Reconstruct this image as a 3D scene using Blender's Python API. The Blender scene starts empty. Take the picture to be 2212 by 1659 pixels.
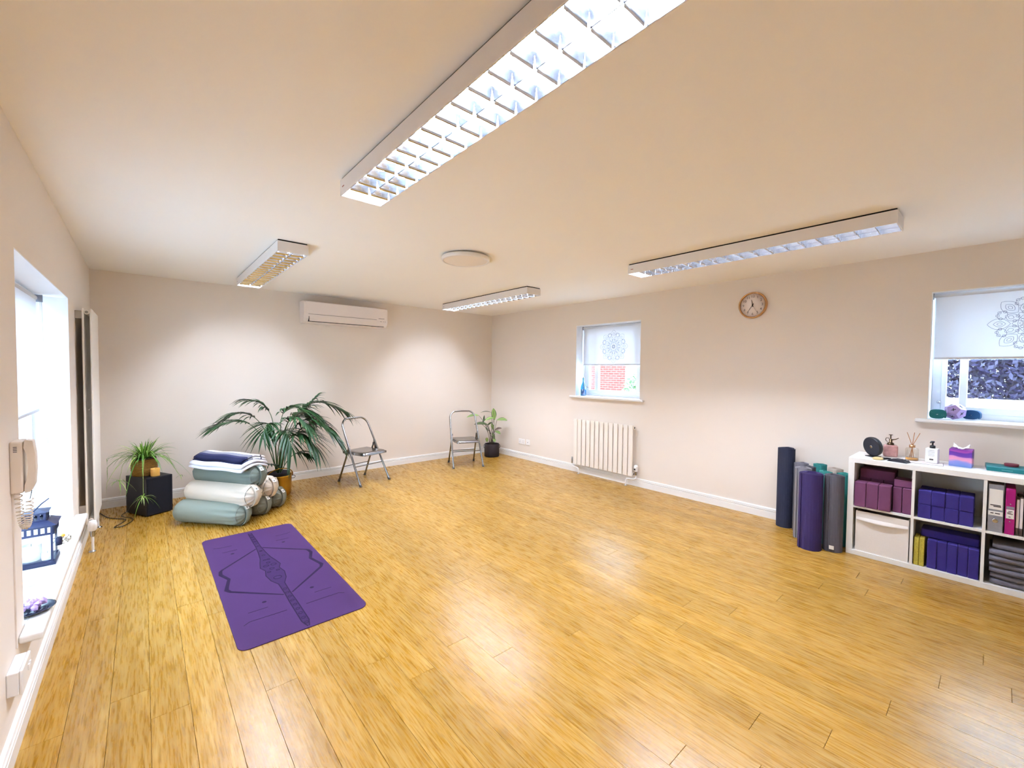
import bpy, bmesh, math, random
from mathutils import Vector, Matrix
random.seed(7)
R = math.radians
scene = bpy.context.scene
COL = scene.collection
PI = math.pi

# ------------------------------------------------------------------ camera, world, exposure
H = 2.40                       # ceiling height
XL, XR, YB, YF = -0.385, 4.671, 5.917, -1.30   # left / right / back / front wall planes
FPX, YAW, PITCH, ROLL, CAMH = 915.98, 0.716606, -0.031536, 0.009512, 1.43648
fw = Vector((math.sin(YAW)*math.cos(PITCH), math.cos(YAW)*math.cos(PITCH), math.sin(PITCH)))
rt = Vector((math.cos(YAW), -math.sin(YAW), 0)); up = rt.cross(fw)
r2 = rt*math.cos(ROLL) + up*math.sin(ROLL); u2 = up*math.cos(ROLL) - rt*math.sin(ROLL)
cd = bpy.data.cameras.new('camera'); cam = bpy.data.objects.new('camera', cd); COL.objects.link(cam)
cd.sensor_fit = 'HORIZONTAL'; cd.sensor_width = 36.0; cd.lens = 36.0*FPX/2212.0; cd.clip_start = 0.02
cam.matrix_world = Matrix(((r2.x, u2.x, -fw.x, 0), (r2.y, u2.y, -fw.y, 0), (r2.z, u2.z, -fw.z, CAMH), (0, 0, 0, 1)))
scene.camera = cam

SKY_STRENGTH = 5.6
TUBE_STRENGTH = 72.0
w = bpy.data.worlds.new('world'); scene.world = w; w.use_nodes = True
bgn = w.node_tree.nodes['Background']
bgn.inputs[0].default_value = (0.55, 0.76, 1.0, 1); bgn.inputs[1].default_value = SKY_STRENGTH
vs = scene.view_settings
vs.view_transform = 'Standard'; vs.look = 'None'; vs.gamma = 1.0; vs.exposure = 1.80; vs.use_curve_mapping = False
scene.cycles.use_denoising = True
scene.cycles.max_bounces = 7; scene.cycles.diffuse_bounces = 5; scene.cycles.glossy_bounces = 3
scene.cycles.use_adaptive_sampling = True; scene.cycles.adaptive_threshold = 0.07
scene.cycles.transmission_bounces = 8; scene.cycles.transparent_max_bounces = 12
scene.cycles.sample_clamp_indirect = 6.0
scene.cycles.use_light_tree = False

# ------------------------------------------------------------------ materials
def lin(h):
    h = h.lstrip('#'); out = []
    for i in (0, 2, 4):
        c = int(h[i:i+2], 16)/255.0
        out.append(c/12.92 if c <= 0.04045 else ((c+0.055)/1.055)**2.4)
    return (*out, 1.0)
MATS = {}
def mat(name, col='#ffffff', rough=0.6, metal=0.0, spec=0.4, noise=0.0, nscale=20.0, bump=0.0, bscale=60.0, emit=None, es=0.0):
    if name in MATS: return MATS[name]
    m = bpy.data.materials.new(name); m.use_nodes = True
    nt = m.node_tree; b = nt.nodes['Principled BSDF']
    c = lin(col) if isinstance(col, str) else col
    b.inputs['Base Color'].default_value = c; b.inputs['Roughness'].default_value = rough
    b.inputs['Metallic'].default_value = metal; b.inputs['Specular IOR Level'].default_value = spec
    if noise or bump: tc = nt.nodes.new('ShaderNodeTexCoord')
    if noise:
        n = nt.nodes.new('ShaderNodeTexNoise'); n.inputs['Scale'].default_value = nscale; n.inputs['Detail'].default_value = 4
        nt.links.new(tc.outputs['Object'], n.inputs['Vector'])
        mx = nt.nodes.new('ShaderNodeMix'); mx.data_type = 'RGBA'
        mx.inputs[6].default_value = tuple(x*(1-noise) for x in c[:3]) + (1,)
        mx.inputs[7].default_value = tuple(min(1, x*(1+noise)) for x in c[:3]) + (1,)
        nt.links.new(n.outputs['Fac'], mx.inputs[0]); nt.links.new(mx.outputs[2], b.inputs['Base Color'])
    if bump:
        n2 = nt.nodes.new('ShaderNodeTexNoise'); n2.inputs['Scale'].default_value = bscale; n2.inputs['Detail'].default_value = 3
        nt.links.new(tc.outputs['Object'], n2.inputs['Vector'])
        bp = nt.nodes.new('ShaderNodeBump'); bp.inputs['Strength'].default_value = bump; bp.inputs['Distance'].default_value = 0.004
        nt.links.new(n2.outputs['Fac'], bp.inputs['Height']); nt.links.new(bp.outputs['Normal'], b.inputs['Normal'])
    if emit:
        b.inputs['Emission Color'].default_value = lin(emit) if isinstance(emit, str) else emit
        b.inputs['Emission Strength'].default_value = es
    MATS[name] = m
    return m

def ramp(nt, stops, src=None, interp='LINEAR'):
    r = nt.nodes.new('ShaderNodeValToRGB'); r.color_ramp.interpolation = interp
    e = r.color_ramp.elements
    while len(e) < len(stops): e.new(0.5)
    for i, (p, c) in enumerate(stops):
        e[i].position = p; e[i].color = lin(c) if isinstance(c, str) else c
    if src is not None: nt.links.new(src, r.inputs[0])
    return r

def bamboo():
    m = bpy.data.materials.new('strand_bamboo'); m.use_nodes = True; nt = m.node_tree; b = nt.nodes['Principled BSDF']
    N = nt.nodes.new; L = nt.links.new
    geo = N('ShaderNodeNewGeometry'); oi = N('ShaderNodeObjectInfo')
    off = N('ShaderNodeVectorMath'); off.operation = 'SCALE'; off.inputs[0].default_value = (13.0, 37.0, 0); L(oi.outputs['Random'], off.inputs['Scale'])
    add = N('ShaderNodeVectorMath'); add.operation = 'ADD'; L(geo.outputs['Position'], add.inputs[0]); L(off.outputs[0], add.inputs[1])
    def streak(sx, sy, detail, rough=0.6):
        mp = N('ShaderNodeMapping'); mp.inputs['Scale'].default_value = (sx, sy, 1); L(add.outputs[0], mp.inputs['Vector'])
        n = N('ShaderNodeTexNoise'); n.inputs['Scale'].default_value = 1.0; n.inputs['Detail'].default_value = detail; n.inputs['Roughness'].default_value = rough
        n.inputs['Distortion'].default_value = 0.3
        L(mp.outputs[0], n.inputs['Vector']); return n
    fine = streak(120, 7, 3); broad = streak(26, 1.3, 3); fleck = streak(105, 8, 2)
    r1 = ramp(nt, [(0.28, '#7d520f'), (0.42, '#b0812f'), (0.54, '#c59a50'), (0.68, '#d8b672')], fine.outputs['Fac'])
    r2_ = ramp(nt, [(0.30, '#93661a'), (0.52, '#bc9044'), (0.72, '#d0ab68')], broad.outputs['Fac'])
    mx = N('ShaderNodeMix'); mx.data_type = 'RGBA'; mx.inputs[0].default_value = 0.45; L(r1.outputs[0], mx.inputs[6]); L(r2_.outputs[0], mx.inputs[7])
    rf = ramp(nt, [(0.58, (0, 0, 0, 1)), (0.68, (1, 1, 1, 1))], fleck.outputs['Fac'])
    fk = N('ShaderNodeMath'); fk.operation = 'MULTIPLY'; fk.inputs[1].default_value = 0.42; L(rf.outputs[0], fk.inputs[0])
    mx2 = N('ShaderNodeMix'); mx2.data_type = 'RGBA'; mx2.inputs[7].default_value = lin('#75470f'); L(fk.outputs[0], mx2.inputs[0]); L(mx.outputs[2], mx2.inputs[6])
    hsv = N('ShaderNodeHueSaturation'); mr = N('ShaderNodeMapRange'); mr.inputs[3].default_value = 0.69; mr.inputs[4].default_value = 0.86
    L(oi.outputs['Random'], mr.inputs[0]); L(mr.outputs[0], hsv.inputs['Value']); L(mx2.outputs[2], hsv.inputs['Color'])
    hsv.inputs['Saturation'].default_value = 1.05
    L(hsv.outputs[0], b.inputs['Base Color'])
    mr2 = N('ShaderNodeMapRange'); mr2.inputs[3].default_value = 0.22; mr2.inputs[4].default_value = 0.34
    L(fine.outputs['Fac'], mr2.inputs[0]); L(mr2.outputs[0], b.inputs['Roughness'])
    bp = N('ShaderNodeBump'); bp.inputs['Strength'].default_value = 0.12; bp.inputs['Distance'].default_value = 0.002
    L(fine.outputs['Fac'], bp.inputs['Height']); L(bp.outputs[0], b.inputs['Normal'])
    b.inputs['Specular IOR Level'].default_value = 0.45
    MATS['bamboo'] = m; return m

def blind_mat():
    m = bpy.data.materials.new('blind_fabric'); m.use_nodes = True; nt = m.node_tree; nt.nodes.clear()
    o = nt.nodes.new('ShaderNodeOutputMaterial'); d = nt.nodes.new('ShaderNodeBsdfDiffuse'); t = nt.nodes.new('ShaderNodeBsdfTranslucent')
    d.inputs[0].default_value = (0.86, 0.86, 0.88, 1); t.inputs[0].default_value = (0.80, 0.80, 0.82, 1)
    mx = nt.nodes.new('ShaderNodeMixShader'); mx.inputs[0].default_value = 0.30
    nt.links.new(d.outputs[0], mx.inputs[1]); nt.links.new(t.outputs[0], mx.inputs[2]); nt.links.new(mx.outputs[0], o.inputs[0])
    MATS['blind'] = m; return m

def glass_mat(name='pane_glass', tint=(0.97, 0.99, 1, 1), gl=0.06):
    m = bpy.data.materials.new(name); m.use_nodes = True; nt = m.node_tree; nt.nodes.clear()
    o = nt.nodes.new('ShaderNodeOutputMaterial'); t = nt.nodes.new('ShaderNodeBsdfTransparent'); g = nt.nodes.new('ShaderNodeBsdfGlossy')
    t.inputs[0].default_value = tint; g.inputs['Roughness'].default_value = 0.03
    mx = nt.nodes.new('ShaderNodeMixShader'); mx.inputs[0].default_value = gl
    nt.links.new(t.outputs[0], mx.inputs[1]); nt.links.new(g.outputs[0], mx.inputs[2]); nt.links.new(mx.outputs[0], o.inputs[0])
    MATS[name] = m; return m

def axis_mat(name, axis, stops, rough=0.8, lo=0.0, hi=1.0, distort=0.0, dscale=6.0, interp='LINEAR', bump=0.0):
    """colour bands printed or woven along one object axis"""
    m = bpy.data.materials.new(name); m.use_nodes = True; nt = m.node_tree; b = nt.nodes['Principled BSDF']
    tc = nt.nodes.new('ShaderNodeTexCoord'); sp = nt.nodes.new('ShaderNodeSeparateXYZ'); nt.links.new(tc.outputs['Object'], sp.inputs[0])
    src = sp.outputs[axis]
    if distort:
        n = nt.nodes.new('ShaderNodeTexNoise'); n.inputs['Scale'].default_value = dscale; nt.links.new(tc.outputs['Object'], n.inputs['Vector'])
        ma = nt.nodes.new('ShaderNodeMath'); ma.operation = 'MULTIPLY_ADD'; ma.inputs[1].default_value = distort
        nt.links.new(n.outputs['Fac'], ma.inputs[0]); nt.links.new(src, ma.inputs[2]); src = ma.outputs[0]
    mr = nt.nodes.new('ShaderNodeMapRange'); mr.inputs[1].default_value = lo; mr.inputs[2].default_value = hi
    nt.links.new(src, mr.inputs[0])
    r = ramp(nt, stops, mr.outputs[0], interp); nt.links.new(r.outputs[0], b.inputs['Base Color'])
    b.inputs['Roughness'].default_value = rough; b.inputs['Specular IOR Level'].default_value = 0.25
    MATS[name] = m; return m

bamboo(); blind_mat(); glass_mat()
mat('wall', '#eadfd3', 0.85, noise=0.012, nscale=3, bump=0.04, bscale=180, spec=0.2)
mat('ceiling', '#faf5ef', 0.9, noise=0.01, nscale=2, bump=0.03, bscale=150, spec=0.2)
mat('gloss_white', '#f1eeea', 0.35, noise=0.01, nscale=8)
mat('reveal_white', '#f0f0f2', 0.7, noise=0.01, nscale=8)
mat('upvc', '#eceef2', 0.3, noise=0.01, nscale=9)
mat('rad_cream', '#efe7db', 0.4, noise=0.01, nscale=9)
mat('fixture_white', '#ece6e2', 0.45, noise=0.01, nscale=9)
mat('dark_gap', '#1a1a1c', 0.9, noise=0.05)
mat('louvre', '#dfe3ea', 0.16, metal=1.0, noise=0.02, nscale=15)
mat('louvre_matt', '#dde2ea', 0.28, metal=1.0, noise=0.02, nscale=15)
TUBE = mat('tube', '#ffffff', 0.5, emit=(0.86, 0.94, 1.12, 1), es=TUBE_STRENGTH)
TUBE.cycles.emission_sampling = 'FRONT'
mat('chrome', '#b9babd', 0.22, metal=1.0, noise=0.03, nscale=20)
mat('chair_metal', '#8f8d8b', 0.2, metal=1.0, noise=0.05, nscale=12)
mat('rubber', '#4a4744', 0.8, noise=0.1)
mat('black', '#15151a', 0.5, noise=0.1)
mat('shelf_white', '#efeeea', 0.4, noise=0.01, nscale=10)

# ------------------------------------------------------------------ mesh helpers
class MB:
    def __init__(s): s.v = []; s.f = []; s.sm = []
    def add(s, vs_, fs, smooth=False, mtx=None):
        o = len(s.v)
        s.v += [tuple((mtx @ Vector(p)) if mtx else p) for p in vs_]
        s.f += [tuple(i+o for i in f) for f in fs]; s.sm += [smooth]*len(fs); return s
    def box(s, x0, x1, y0, y1, z0, z1, bev=0.0, seg=2, mtx=None, smooth=False):
        if bev <= 0:
            return s.add([(x0,y0,z0),(x1,y0,z0),(x1,y1,z0),(x0,y1,z0),(x0,y0,z1),(x1,y0,z1),(x1,y1,z1),(x0,y1,z1)],
                [(0,3,2,1),(4,5,6,7),(0,1,5,4),(1,2,6,5),(2,3,7,6),(3,0,4,7)], smooth, mtx)
        bm = bmesh.new(); bmesh.ops.create_cube(bm, size=1.0)
        for v in bm.verts: v.co = Vector(((x0+x1)/2+v.co.x*(x1-x0), (y0+y1)/2+v.co.y*(y1-y0), (z0+z1)/2+v.co.z*(z1-z0)))
        bev = min(bev, 0.49*min(abs(x1-x0), abs(y1-y0), abs(z1-z0)))
        bmesh.ops.bevel(bm, geom=bm.edges[:], offset=bev, segments=seg, affect='EDGES', profile=0.5)
        bm.verts.index_update()
        s.add([tuple(v.co) for v in bm.verts], [tuple(v.index for v in f.verts) for f in bm.faces], smooth, mtx); bm.free(); return s
    def tube(s, pts, r, n=10, caps=True, closed=False, mtx=None):
        pts = [Vector(p) for p in pts]; k = len(pts); rs = r if isinstance(r, (list, tuple)) else [r]*k
        V = []; F = []; prev = None
        for i, p in enumerate(pts):
            if closed: t = pts[(i+1) % k]-pts[i-1]
            else: t = pts[min(i+1, k-1)]-pts[max(i-1, 0)]
            t.normalize()
            if prev is None:
                a = Vector((0, 0, 1)) if abs(t.z) < 0.9 else Vector((1, 0, 0)); nrm = t.cross(a).normalized()
            else:
                nrm = prev - t*prev.dot(t)
                nrm = nrm.normalized() if nrm.length > 1e-6 else t.orthogonal().normalized()
            prev = nrm; bi = t.cross(nrm)
            for j in range(n):
                a = 2*PI*j/n; V.append(tuple(p+(nrm*math.cos(a)+bi*math.sin(a))*rs[i]))
        for i in range(k if closed else k-1):
            for j in range(n):
                a = i*n+j; b = i*n+(j+1) % n; c = ((i+1) % k)*n+(j+1) % n; d = ((i+1) % k)*n+j; F.append((a, b, c, d))
        s.add(V, F, True, mtx)
        if caps and not closed:
            s.add(V[:n], [tuple(range(n-1, -1, -1))], False, mtx); s.add(V[-n:], [tuple(range(n))], False, mtx)
        return s
    def lathe(s, prof, n=24, mtx=None, smooth=True, wob=None, caps=(True, True)):
        V = []; F = []; k = len(prof)
        for i, (r, z) in enumerate(prof):
            for j in range(n):
                a = 2*PI*j/n; q = r if wob is None else r*wob(i, a); V.append((q*math.cos(a), q*math.sin(a), z))
        for i in range(k-1):
            for j in range(n):
                F.append((i*n+j, i*n+(j+1) % n, (i+1)*n+(j+1) % n, (i+1)*n+j))
        # a pole becomes one vertex with a fan of triangles
        if prof[0][0] <= 1e-5 or prof[-1][0] <= 1e-5:
            F2 = []
            for f_ in F:
                g_ = [0 if (i < n and prof[0][0] <= 1e-5) else (k-1)*n if (i >= (k-1)*n and prof[-1][0] <= 1e-5) else i for i in f_]
                g2 = [g_[j] for j in range(4) if g_[j] != g_[j-1]]
                if len(g2) >= 3: F2.append(tuple(g2))
            F = F2
        s.add(V, F, smooth, mtx)
        if caps[0] and prof[0][0] > 1e-5: s.add(V[:n], [tuple(range(n-1, -1, -1))], False, mtx)
        if caps[1] and prof[-1][0] > 1e-5: s.add(V[-n:], [tuple(range(n))], False, mtx)
        return s
    def prism(s, poly, a, b, plane='xz', smooth=False, mtx=None):
        """polygon in one plane run along the third axis from a to b"""
        n = len(poly)
        def P(u, v_, t): return {'xz': (u, t, v_), 'yz': (t, u, v_), 'xy': (u, v_, t)}[plane]
        V = [P(u, v_, a) for u, v_ in poly]+[P(u, v_, b) for u, v_ in poly]
        F = [(i, (i+1) % n, n+(i+1) % n, n+i) for i in range(n)]
        s.add(V, F, smooth, mtx); s.add(V, [tuple(range(n-1, -1, -1)), tuple(range(n, 2*n))], False, mtx); return s
    def ribbon(s, pts, wd, z, closed=False, th=0.0006, mtx=None):
        """flat printed line in the local xy plane"""
        pts = [Vector((p[0], p[1], 0)) for p in pts]; k = len(pts); V = []; F = []
        wl = wd if isinstance(wd, (list, tuple)) else [wd]*k
        for i, p in enumerate(pts):
            t = (pts[(i+1) % k]-pts[i-1]) if closed else (pts[min(i+1, k-1)]-pts[max(i-1, 0)])
            t.normalize(); nn = Vector((-t.y, t.x, 0))*wl[i]/2
            for sgn in (-1, 1):
                q = p+nn*sgn; V += [(q.x, q.y, z), (q.x, q.y, z+th)]
        for i in range(k if closed else k-1):
            a = 4*i; b = 4*((i+1) % k)
            F += [(a+1, b+1, b+3, a+3), (a, a+1, a+3, a+2)[:0] or (a, b, b+1, a+1), (a+2, a+3, b+3, b+2)]
        return s.add(V, F, False, mtx)
    def obj(s, name, m, parent=None, loc=None, rot=None):
        me = bpy.data.meshes.new(name); me.from_pydata(s.v, [], s.f); me.update()
        me.polygons.foreach_set('use_smooth', s.sm)
        me.materials.append(MATS[m] if isinstance(m, str) else m)
        o = bpy.data.objects.new(name, me); COL.objects.link(o)
        if parent: o.parent = parent
        if loc: o.location = loc
        if rot: o.rotation_euler = rot
        bm = bmesh.new(); bm.from_mesh(me); bmesh.ops.delete(bm, geom=[v_ for v_ in bm.verts if not v_.link_faces], context='VERTS'); bmesh.ops.recalc_face_normals(bm, faces=bm.faces[:]); bm.to_mesh(me); bm.free()
        return o
def tag(o, label, cat, group=None):
    o['label'] = label; o['category'] = cat
    if group: o['group'] = group
    return o
def thing(name, label, cat, loc=(0, 0, 0), rz=0.0, group=None):
    o = bpy.data.objects.new(name, None); COL.objects.link(o); o.empty_display_size = 0.05
    o.location = loc; o.rotation_euler = (0, 0, rz); return tag(o, label, cat, group)
def struct(o): o['kind'] = 'structure'; return o
def copy_tree(o, parent=None):
    c = o.copy(); COL.objects.link(c); c.parent = parent
    for ch in list(o.children): copy_tree(ch, c)
    return c
def smooth_path(pts, per=6):
    P = [Vector(p) for p in pts]; out = []
    for i in range(len(P)-1):
        p0 = P[max(i-1, 0)]; p1 = P[i]; p2 = P[i+1]; p3 = P[min(i+2, len(P)-1)]
        for k in range(per):
            t = k/per
            out.append(0.5*((2*p1)+(p2-p0)*t+(2*p0-5*p1+4*p2-p3)*t*t+(3*p1-p0-3*p2+p3)*t**3))
    out.append(P[-1]); return out
def text_mesh(name, body, size, m, parent, mtx, extrude=0.0004, font_shear=0.0):
    cu = bpy.data.curves.new(name, 'FONT'); cu.body = body; cu.size = size; cu.extrude = extrude; cu.align_x = 'CENTER'; cu.align_y = 'CENTER'
    cu.resolution_u = 3; cu.shear = font_shear
    tmp = bpy.data.objects.new(name+'_curve', cu); COL.objects.link(tmp)
    dg = bpy.context.evaluated_depsgraph_get(); me = bpy.data.meshes.new_from_object(tmp.evaluated_get(dg))
    bpy.data.objects.remove(tmp); bpy.data.curves.remove(cu)
    me.materials.clear(); me.materials.append(MATS[m])
    o = bpy.data.objects.new(name, me); COL.objects.link(o); o.parent = parent; o.matrix_local = mtx; return o
def circ(cx, cy, r, n=20, a0=0.0): return [(cx+r*math.cos(a0+2*PI*i/n), cy+r*math.sin(a0+2*PI*i/n)) for i in range(n)]

# ------------------------------------------------------------------ room shell
WT = 0.26
floor = struct(MB().box(XL-WT, XR+WT, YF-WT, YB+WT, -0.12, -0.016).obj('floor', mat('subfloor', '#6b4a22', 0.9, noise=0.1)))
PW, PLN = 0.1297, 1.83
nrow = 39; pcache = {}
for i in range(nrow):
    x0 = XL+0.002+i*PW; x1 = min(x0+PW-0.0006, XR-0.001)
    y = YF - ((i*0.61+0.13*((i*7) % 5)) % PLN)
    while y < YB:
        ya = max(y, YF); yb = min(y+PLN-0.0006, YB)
        if yb-ya > 0.02:
            key = (round(x1-x0, 4), round(yb-ya, 3))
            if key not in pcache:
                wd, ln = key; b = 0.0012
                q = MB(); q.add([(0,0,-0.016),(wd,0,-0.016),(wd,ln,-0.016),(0,ln,-0.016),(0,0,-b),(wd,0,-b),(wd,ln,-b),(0,ln,-b),(b*.6,b*.6,0),(wd-b*.6,b*.6,0),(wd-b*.6,ln-b*.6,0),(b*.6,ln-b*.6,0)],
                    [(0,1,5,4),(1,2,6,5),(2,3,7,6),(3,0,4,7),(4,5,9,8),(5,6,10,9),(6,7,11,10),(7,4,8,11),(8,9,10,11),(0,3,2,1)])
                o = q.obj('plank', 'bamboo', floor); pcache[key] = o.data
            else:
                o = bpy.data.objects.new('plank', pcache[key]); COL.objects.link(o); o.parent = floor
            o.location = (x0, ya, 0)
        y += PLN
struct(MB().box(XL-WT, XR+WT, YF-WT, YB+WT, H, H+0.15).obj('ceiling', 'ceiling'))
# openings (y0,y1,z0,z1)
OL = (2.62, 4.27, 0.345, 1.915); O1 = (2.935, 3.977, 1.068, 2.082); O2 = (-0.675, 0.365, 1.068, 2.082)
def wall_x(name, xa, xb, opens):
    q = MB(); y = YF-WT
    for (y0, y1, z0, z1) in sorted(opens):
        q.box(xa, xb, y, y0, 0, H); q.box(xa, xb, y0, y1, 0, z0); q.box(xa, xb, y0, y1, z1, H); y = y1
    q.box(xa, xb, y, YB+WT, 0, H); return struct(q.obj(name, 'wall'))
wall_x('wall_left', XL-WT, XL, [OL]); wall_x('wall_right', XR, XR+WT, [O1, O2])
struct(MB().box(XL, XR, YB, YB+WT, 0, H).obj('wall_back', 'wall'))
struct(MB().box(XL, XR, YF-WT, YF, 0, H).obj('wall_front', 'wall'))
# skirting with two grooves near the top
BP = [(0, 0), (0.018, 0), (0.018, 0.062), (0.0165, 0.064), (0.010, 0.066), (0.010, 0.0705), (0.0175, 0.0725), (0.0175, 0.080), (0.0165, 0.082), (0.009, 0.083), (0.009, 0.0875), (0.0145, 0.0895), (0.012, 0.098), (0.006, 0.102), (0, 0.102)]
struct(MB().prism([(XL+u, v) for u, v in BP], YF, YB, 'xz').obj('baseboard_left', 'gloss_white'))
struct(MB().prism([(XR-u, v) for u, v in BP], YF, YB, 'xz').obj('baseboard_right', 'gloss_white'))
struct(MB().prism([(YB-u, v) for u, v in BP], XL, XR, 'yz').obj('baseboard_back', 'gloss_white'))
struct(MB().prism([(YF+u, v) for u, v in BP], XL, XR, 'yz').obj('baseboard_front', 'gloss_white'))

# ------------------------------------------------------------------ windows
def window(name, side, op, sillw, fx, lites, bottom_rail, deep=0.26):
    """side +1 right wall / -1 left wall; fx distance of the frame from the wall plane"""
    y0, y1, z0, z1 = op; X0 = XR if side > 0 else XL
    X = lambda d: X0+side*d
    def bx(q, d0, d1, *a, **k):
        xa, xb = sorted((X(d0), X(d1))); return q.box(xa, xb, *a, **k)
    root = bpy.data.objects.new(name, None); COL.objects.link(root); struct(root)
    t = 0.006
    q = MB(); bx(q, 0.0005, deep, y0, y0+t, z0, z1); bx(q, 0.0005, deep, y1-t, y1, z0, z1); bx(q, 0.0005, deep, y0+t, y1-t, z1-t, z1)
    q.obj('reveal_lining', 'reveal_white', root)
    q = MB(); ff = 0.06
    bx(q, fx, fx+0.05, y0+t, y0+ff, z0+.02, z1-t, bev=.004); bx(q, fx, fx+0.05, y1-ff, y1-t, z0+.02, z1-t, bev=.004)
    bx(q, fx, fx+0.05, y0+ff, y1-ff, z1-t-ff, z1-t, bev=.004); bx(q, fx-.006, fx+0.05, y0+ff, y1-ff, z0+.02, z0+bottom_rail*.55, bev=.004)
    q.obj('window_frame', 'upvc', root)
    q = MB(); s = 0.03
    bx(q, fx-.012, fx+.04, y0+ff, y0+ff+s, z0+bottom_rail*.55, z1-t-ff, bev=.006); bx(q, fx-.012, fx+.04, y1-ff-s, y1-ff, z0+bottom_rail*.55, z1-t-ff, bev=.006)
    bx(q, fx-.012, fx+.04, y0+ff+s, y1-ff-s, z0+bottom_rail*.55, z0+bottom_rail, bev=.006); bx(q, fx-.012, fx+.04, y0+ff+s, y1-ff-s, z1-t-ff-s, z1-t-ff, bev=.006)
    sash = q.obj('sash', 'upvc', root)
    for (ya, yb) in lites:
        bx(MB(), fx-.008, fx+.036, ya, yb, z0+bottom_rail, z1-t-ff-s, bev=.006).obj('glazing_bar', 'upvc', sash)
    bx(MB(), fx+.014, fx+.018, y0+ff+s, y1-ff-s, z0+bottom_rail, z1-t-ff-s).obj('pane', 'pane_glass', sash)
    q = MB(); ys0, ys1, proj, th = sillw
    q2 = MB(); bx(q2, -proj, 0.0, ys0, ys1, z0-th+.022, z0+.022, bev=.010, seg=3); bx(q2, -.004, fx+.05, y0+t, y1-t, z0-th+.022, z0+.022)
    q2.obj('window_sill', 'gloss_white', root)
    return root
w1 = window('window_1', 1, O1, (2.868, 4.063, 0.045, 0.03), 0.20, [(3.725, 3.785), (3.06, 3.115)], 0.104)
w2 = window('window_2', 1, O2, (-0.745, 0.432, 0.055, 0.03), 0.20, [(0.16, 0.205), (-0.515, -0.47)], 0.118)
w3 = window('window_3', -1, OL, (2.505, 4.36, 0.068, 0.032), 0.185, [(3.42, 3.47)], 0.11)
# sash stay screws: small brass knob on each right wall sash
mat('brass', '#b98f3e', 0.25, metal=1.0, noise=0.1, nscale=12)
for wr, yy in ((w1, 3.90), (w2, 0.315)):
    M_ = Matrix.Translation((XR+0.187, yy, 1.215)) @ Matrix.Rotation(-PI/2, 4, 'Y')
    MB().lathe([(0.012, 0), (0.012, .004), (0.006, .006), (0.006, .016), (0.011, .019), (0.011, .024), (0.004, .027)], 14, M_).obj('sash_knob', 'chrome', wr)

def mandala():
    q = MB(); z = 0.0
    def ring(r, wd=.0022, n=64): q.ribbon(circ(0, 0, r, n), wd, z, True)
    for r in (.028, .046, .078): ring(r)
    def petal(a, r0, r1, wd, lw=.0022, pointed=True):
        L = []
        for k in range(13):
            t = k/12; rr = r0+(r1-r0)*t; hw = wd*math.sin(PI*min(1, t*1.0))**(0.8 if pointed else .5)
            L.append((rr, hw))
        pts = [(r, h_) for r, h_ in L]+[(r, -h_) for r, h_ in reversed(L[1:-1])]
        ca, sa = math.cos(a), math.sin(a)
        q.ribbon([(x*ca-y*sa, x*sa+y*ca) for x, y in pts], lw, z, True)
    for k in range(8):
        a = 2*PI*k/8
        petal(a, .046, .105, .020); petal(a+PI/8, .078, .150, .026); petal(a, .112, .225, .040); petal(a, .135, .195, .020); petal(a, .150, .178, .009)
        petal(a+PI/8, .140, .190, .030, pointed=False); petal(a+PI/8, .105, .135, .012)
        for dr, da in ((.165, .23), (.165, -.23), (.095, .2), (.095, -.2), (.186, .33), (.186, -.33)):
            q.ribbon(circ(dr*math.cos(a+da), dr*math.sin(a+da), .009, 10), .0022, z, True)
    for k in range(16):
        a = 2*PI*k/16; q.ribbon(circ(.062*math.cos(a), .062*math.sin(a), .008, 10), .002, z, True); petal(a, .010, .028, .005)
    return q
mat('print_grey', '#83859a', 0.8, noise=0.05)
def blind(label, side, d, y0, y1, ztop, zbot, mand=None, chain_y=None, chain_z=None):
    X0 = XR if side > 0 else XL; x = X0+side*d
    t = thing('roller_blind', label, 'blind', (x, (y0+y1)/2, ztop))
    hw = (y1-y0)/2
    MB().tube([(side*.012, -hw, -.022), (side*.012, hw, -.022)], .019, 16).obj('roller', 'blind', t)
    q = MB(); q.box(-.0006, .0006, -hw+.012, hw-.012, zbot-ztop+.012, -.02); q.obj('fabric', 'blind', t)
    MB().box(-.006, .006, -hw+.012, hw-.012, zbot-ztop, zbot-ztop+.016, bev=.003).obj('bottom_bar', mat('blind_bar', '#d8d8de', 0.5, noise=.02), t)
    for s in (-1, 1): MB().box(-.016, .03, s*(hw+.001)-.002, s*(hw+.001)+.002, -.048, 0, bev=.001).obj('bracket', mat('bracket_grey', '#8d93a0', 0.5, noise=.05), t)
    if mand:
        cy, cz = mand
        # face towards the room: local x of the pattern runs along y
        Mx = Matrix(((0, 0, -side, -side*.0012), (1, 0, 0, cy-(y0+y1)/2), (0, 1, 0, cz-ztop), (0, 0, 0, 1)))
        p = mandala(); o = MB().add(p.v, p.f, False, Mx).obj('mandala_print', 'print_grey', t)
    if chain_y is not None:
        yy = chain_y-(y0+y1)/2; dz = chain_z-ztop
        pts = [(-side*.012, yy, -.02), (-side*.012, yy, dz+.02), (-side*.013, yy+.006, dz), (-side*.02, yy+.013, dz-.006), (-side*.027, yy+.018, dz), (-side*.03, yy+.02, dz+.02), (-side*.018, yy+.005, -.02)]
        MB().tube(smooth_path(pts, 4), .0018, 6).obj('pull_cord', mat('cord_grey', '#b8bcc4', 0.6, noise=.05), t)
    return t
blind('white roller blind with cut mandala over the window above the slatted radiator', 1, .145, 2.945, 3.967, 2.078, 1.522, (3.44, 1.775))
blind('white roller blind with cut mandala over the window above the cube shelf', 1, .06, -.665, .357, 2.078, 1.556, (-.155, 1.81))
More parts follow.
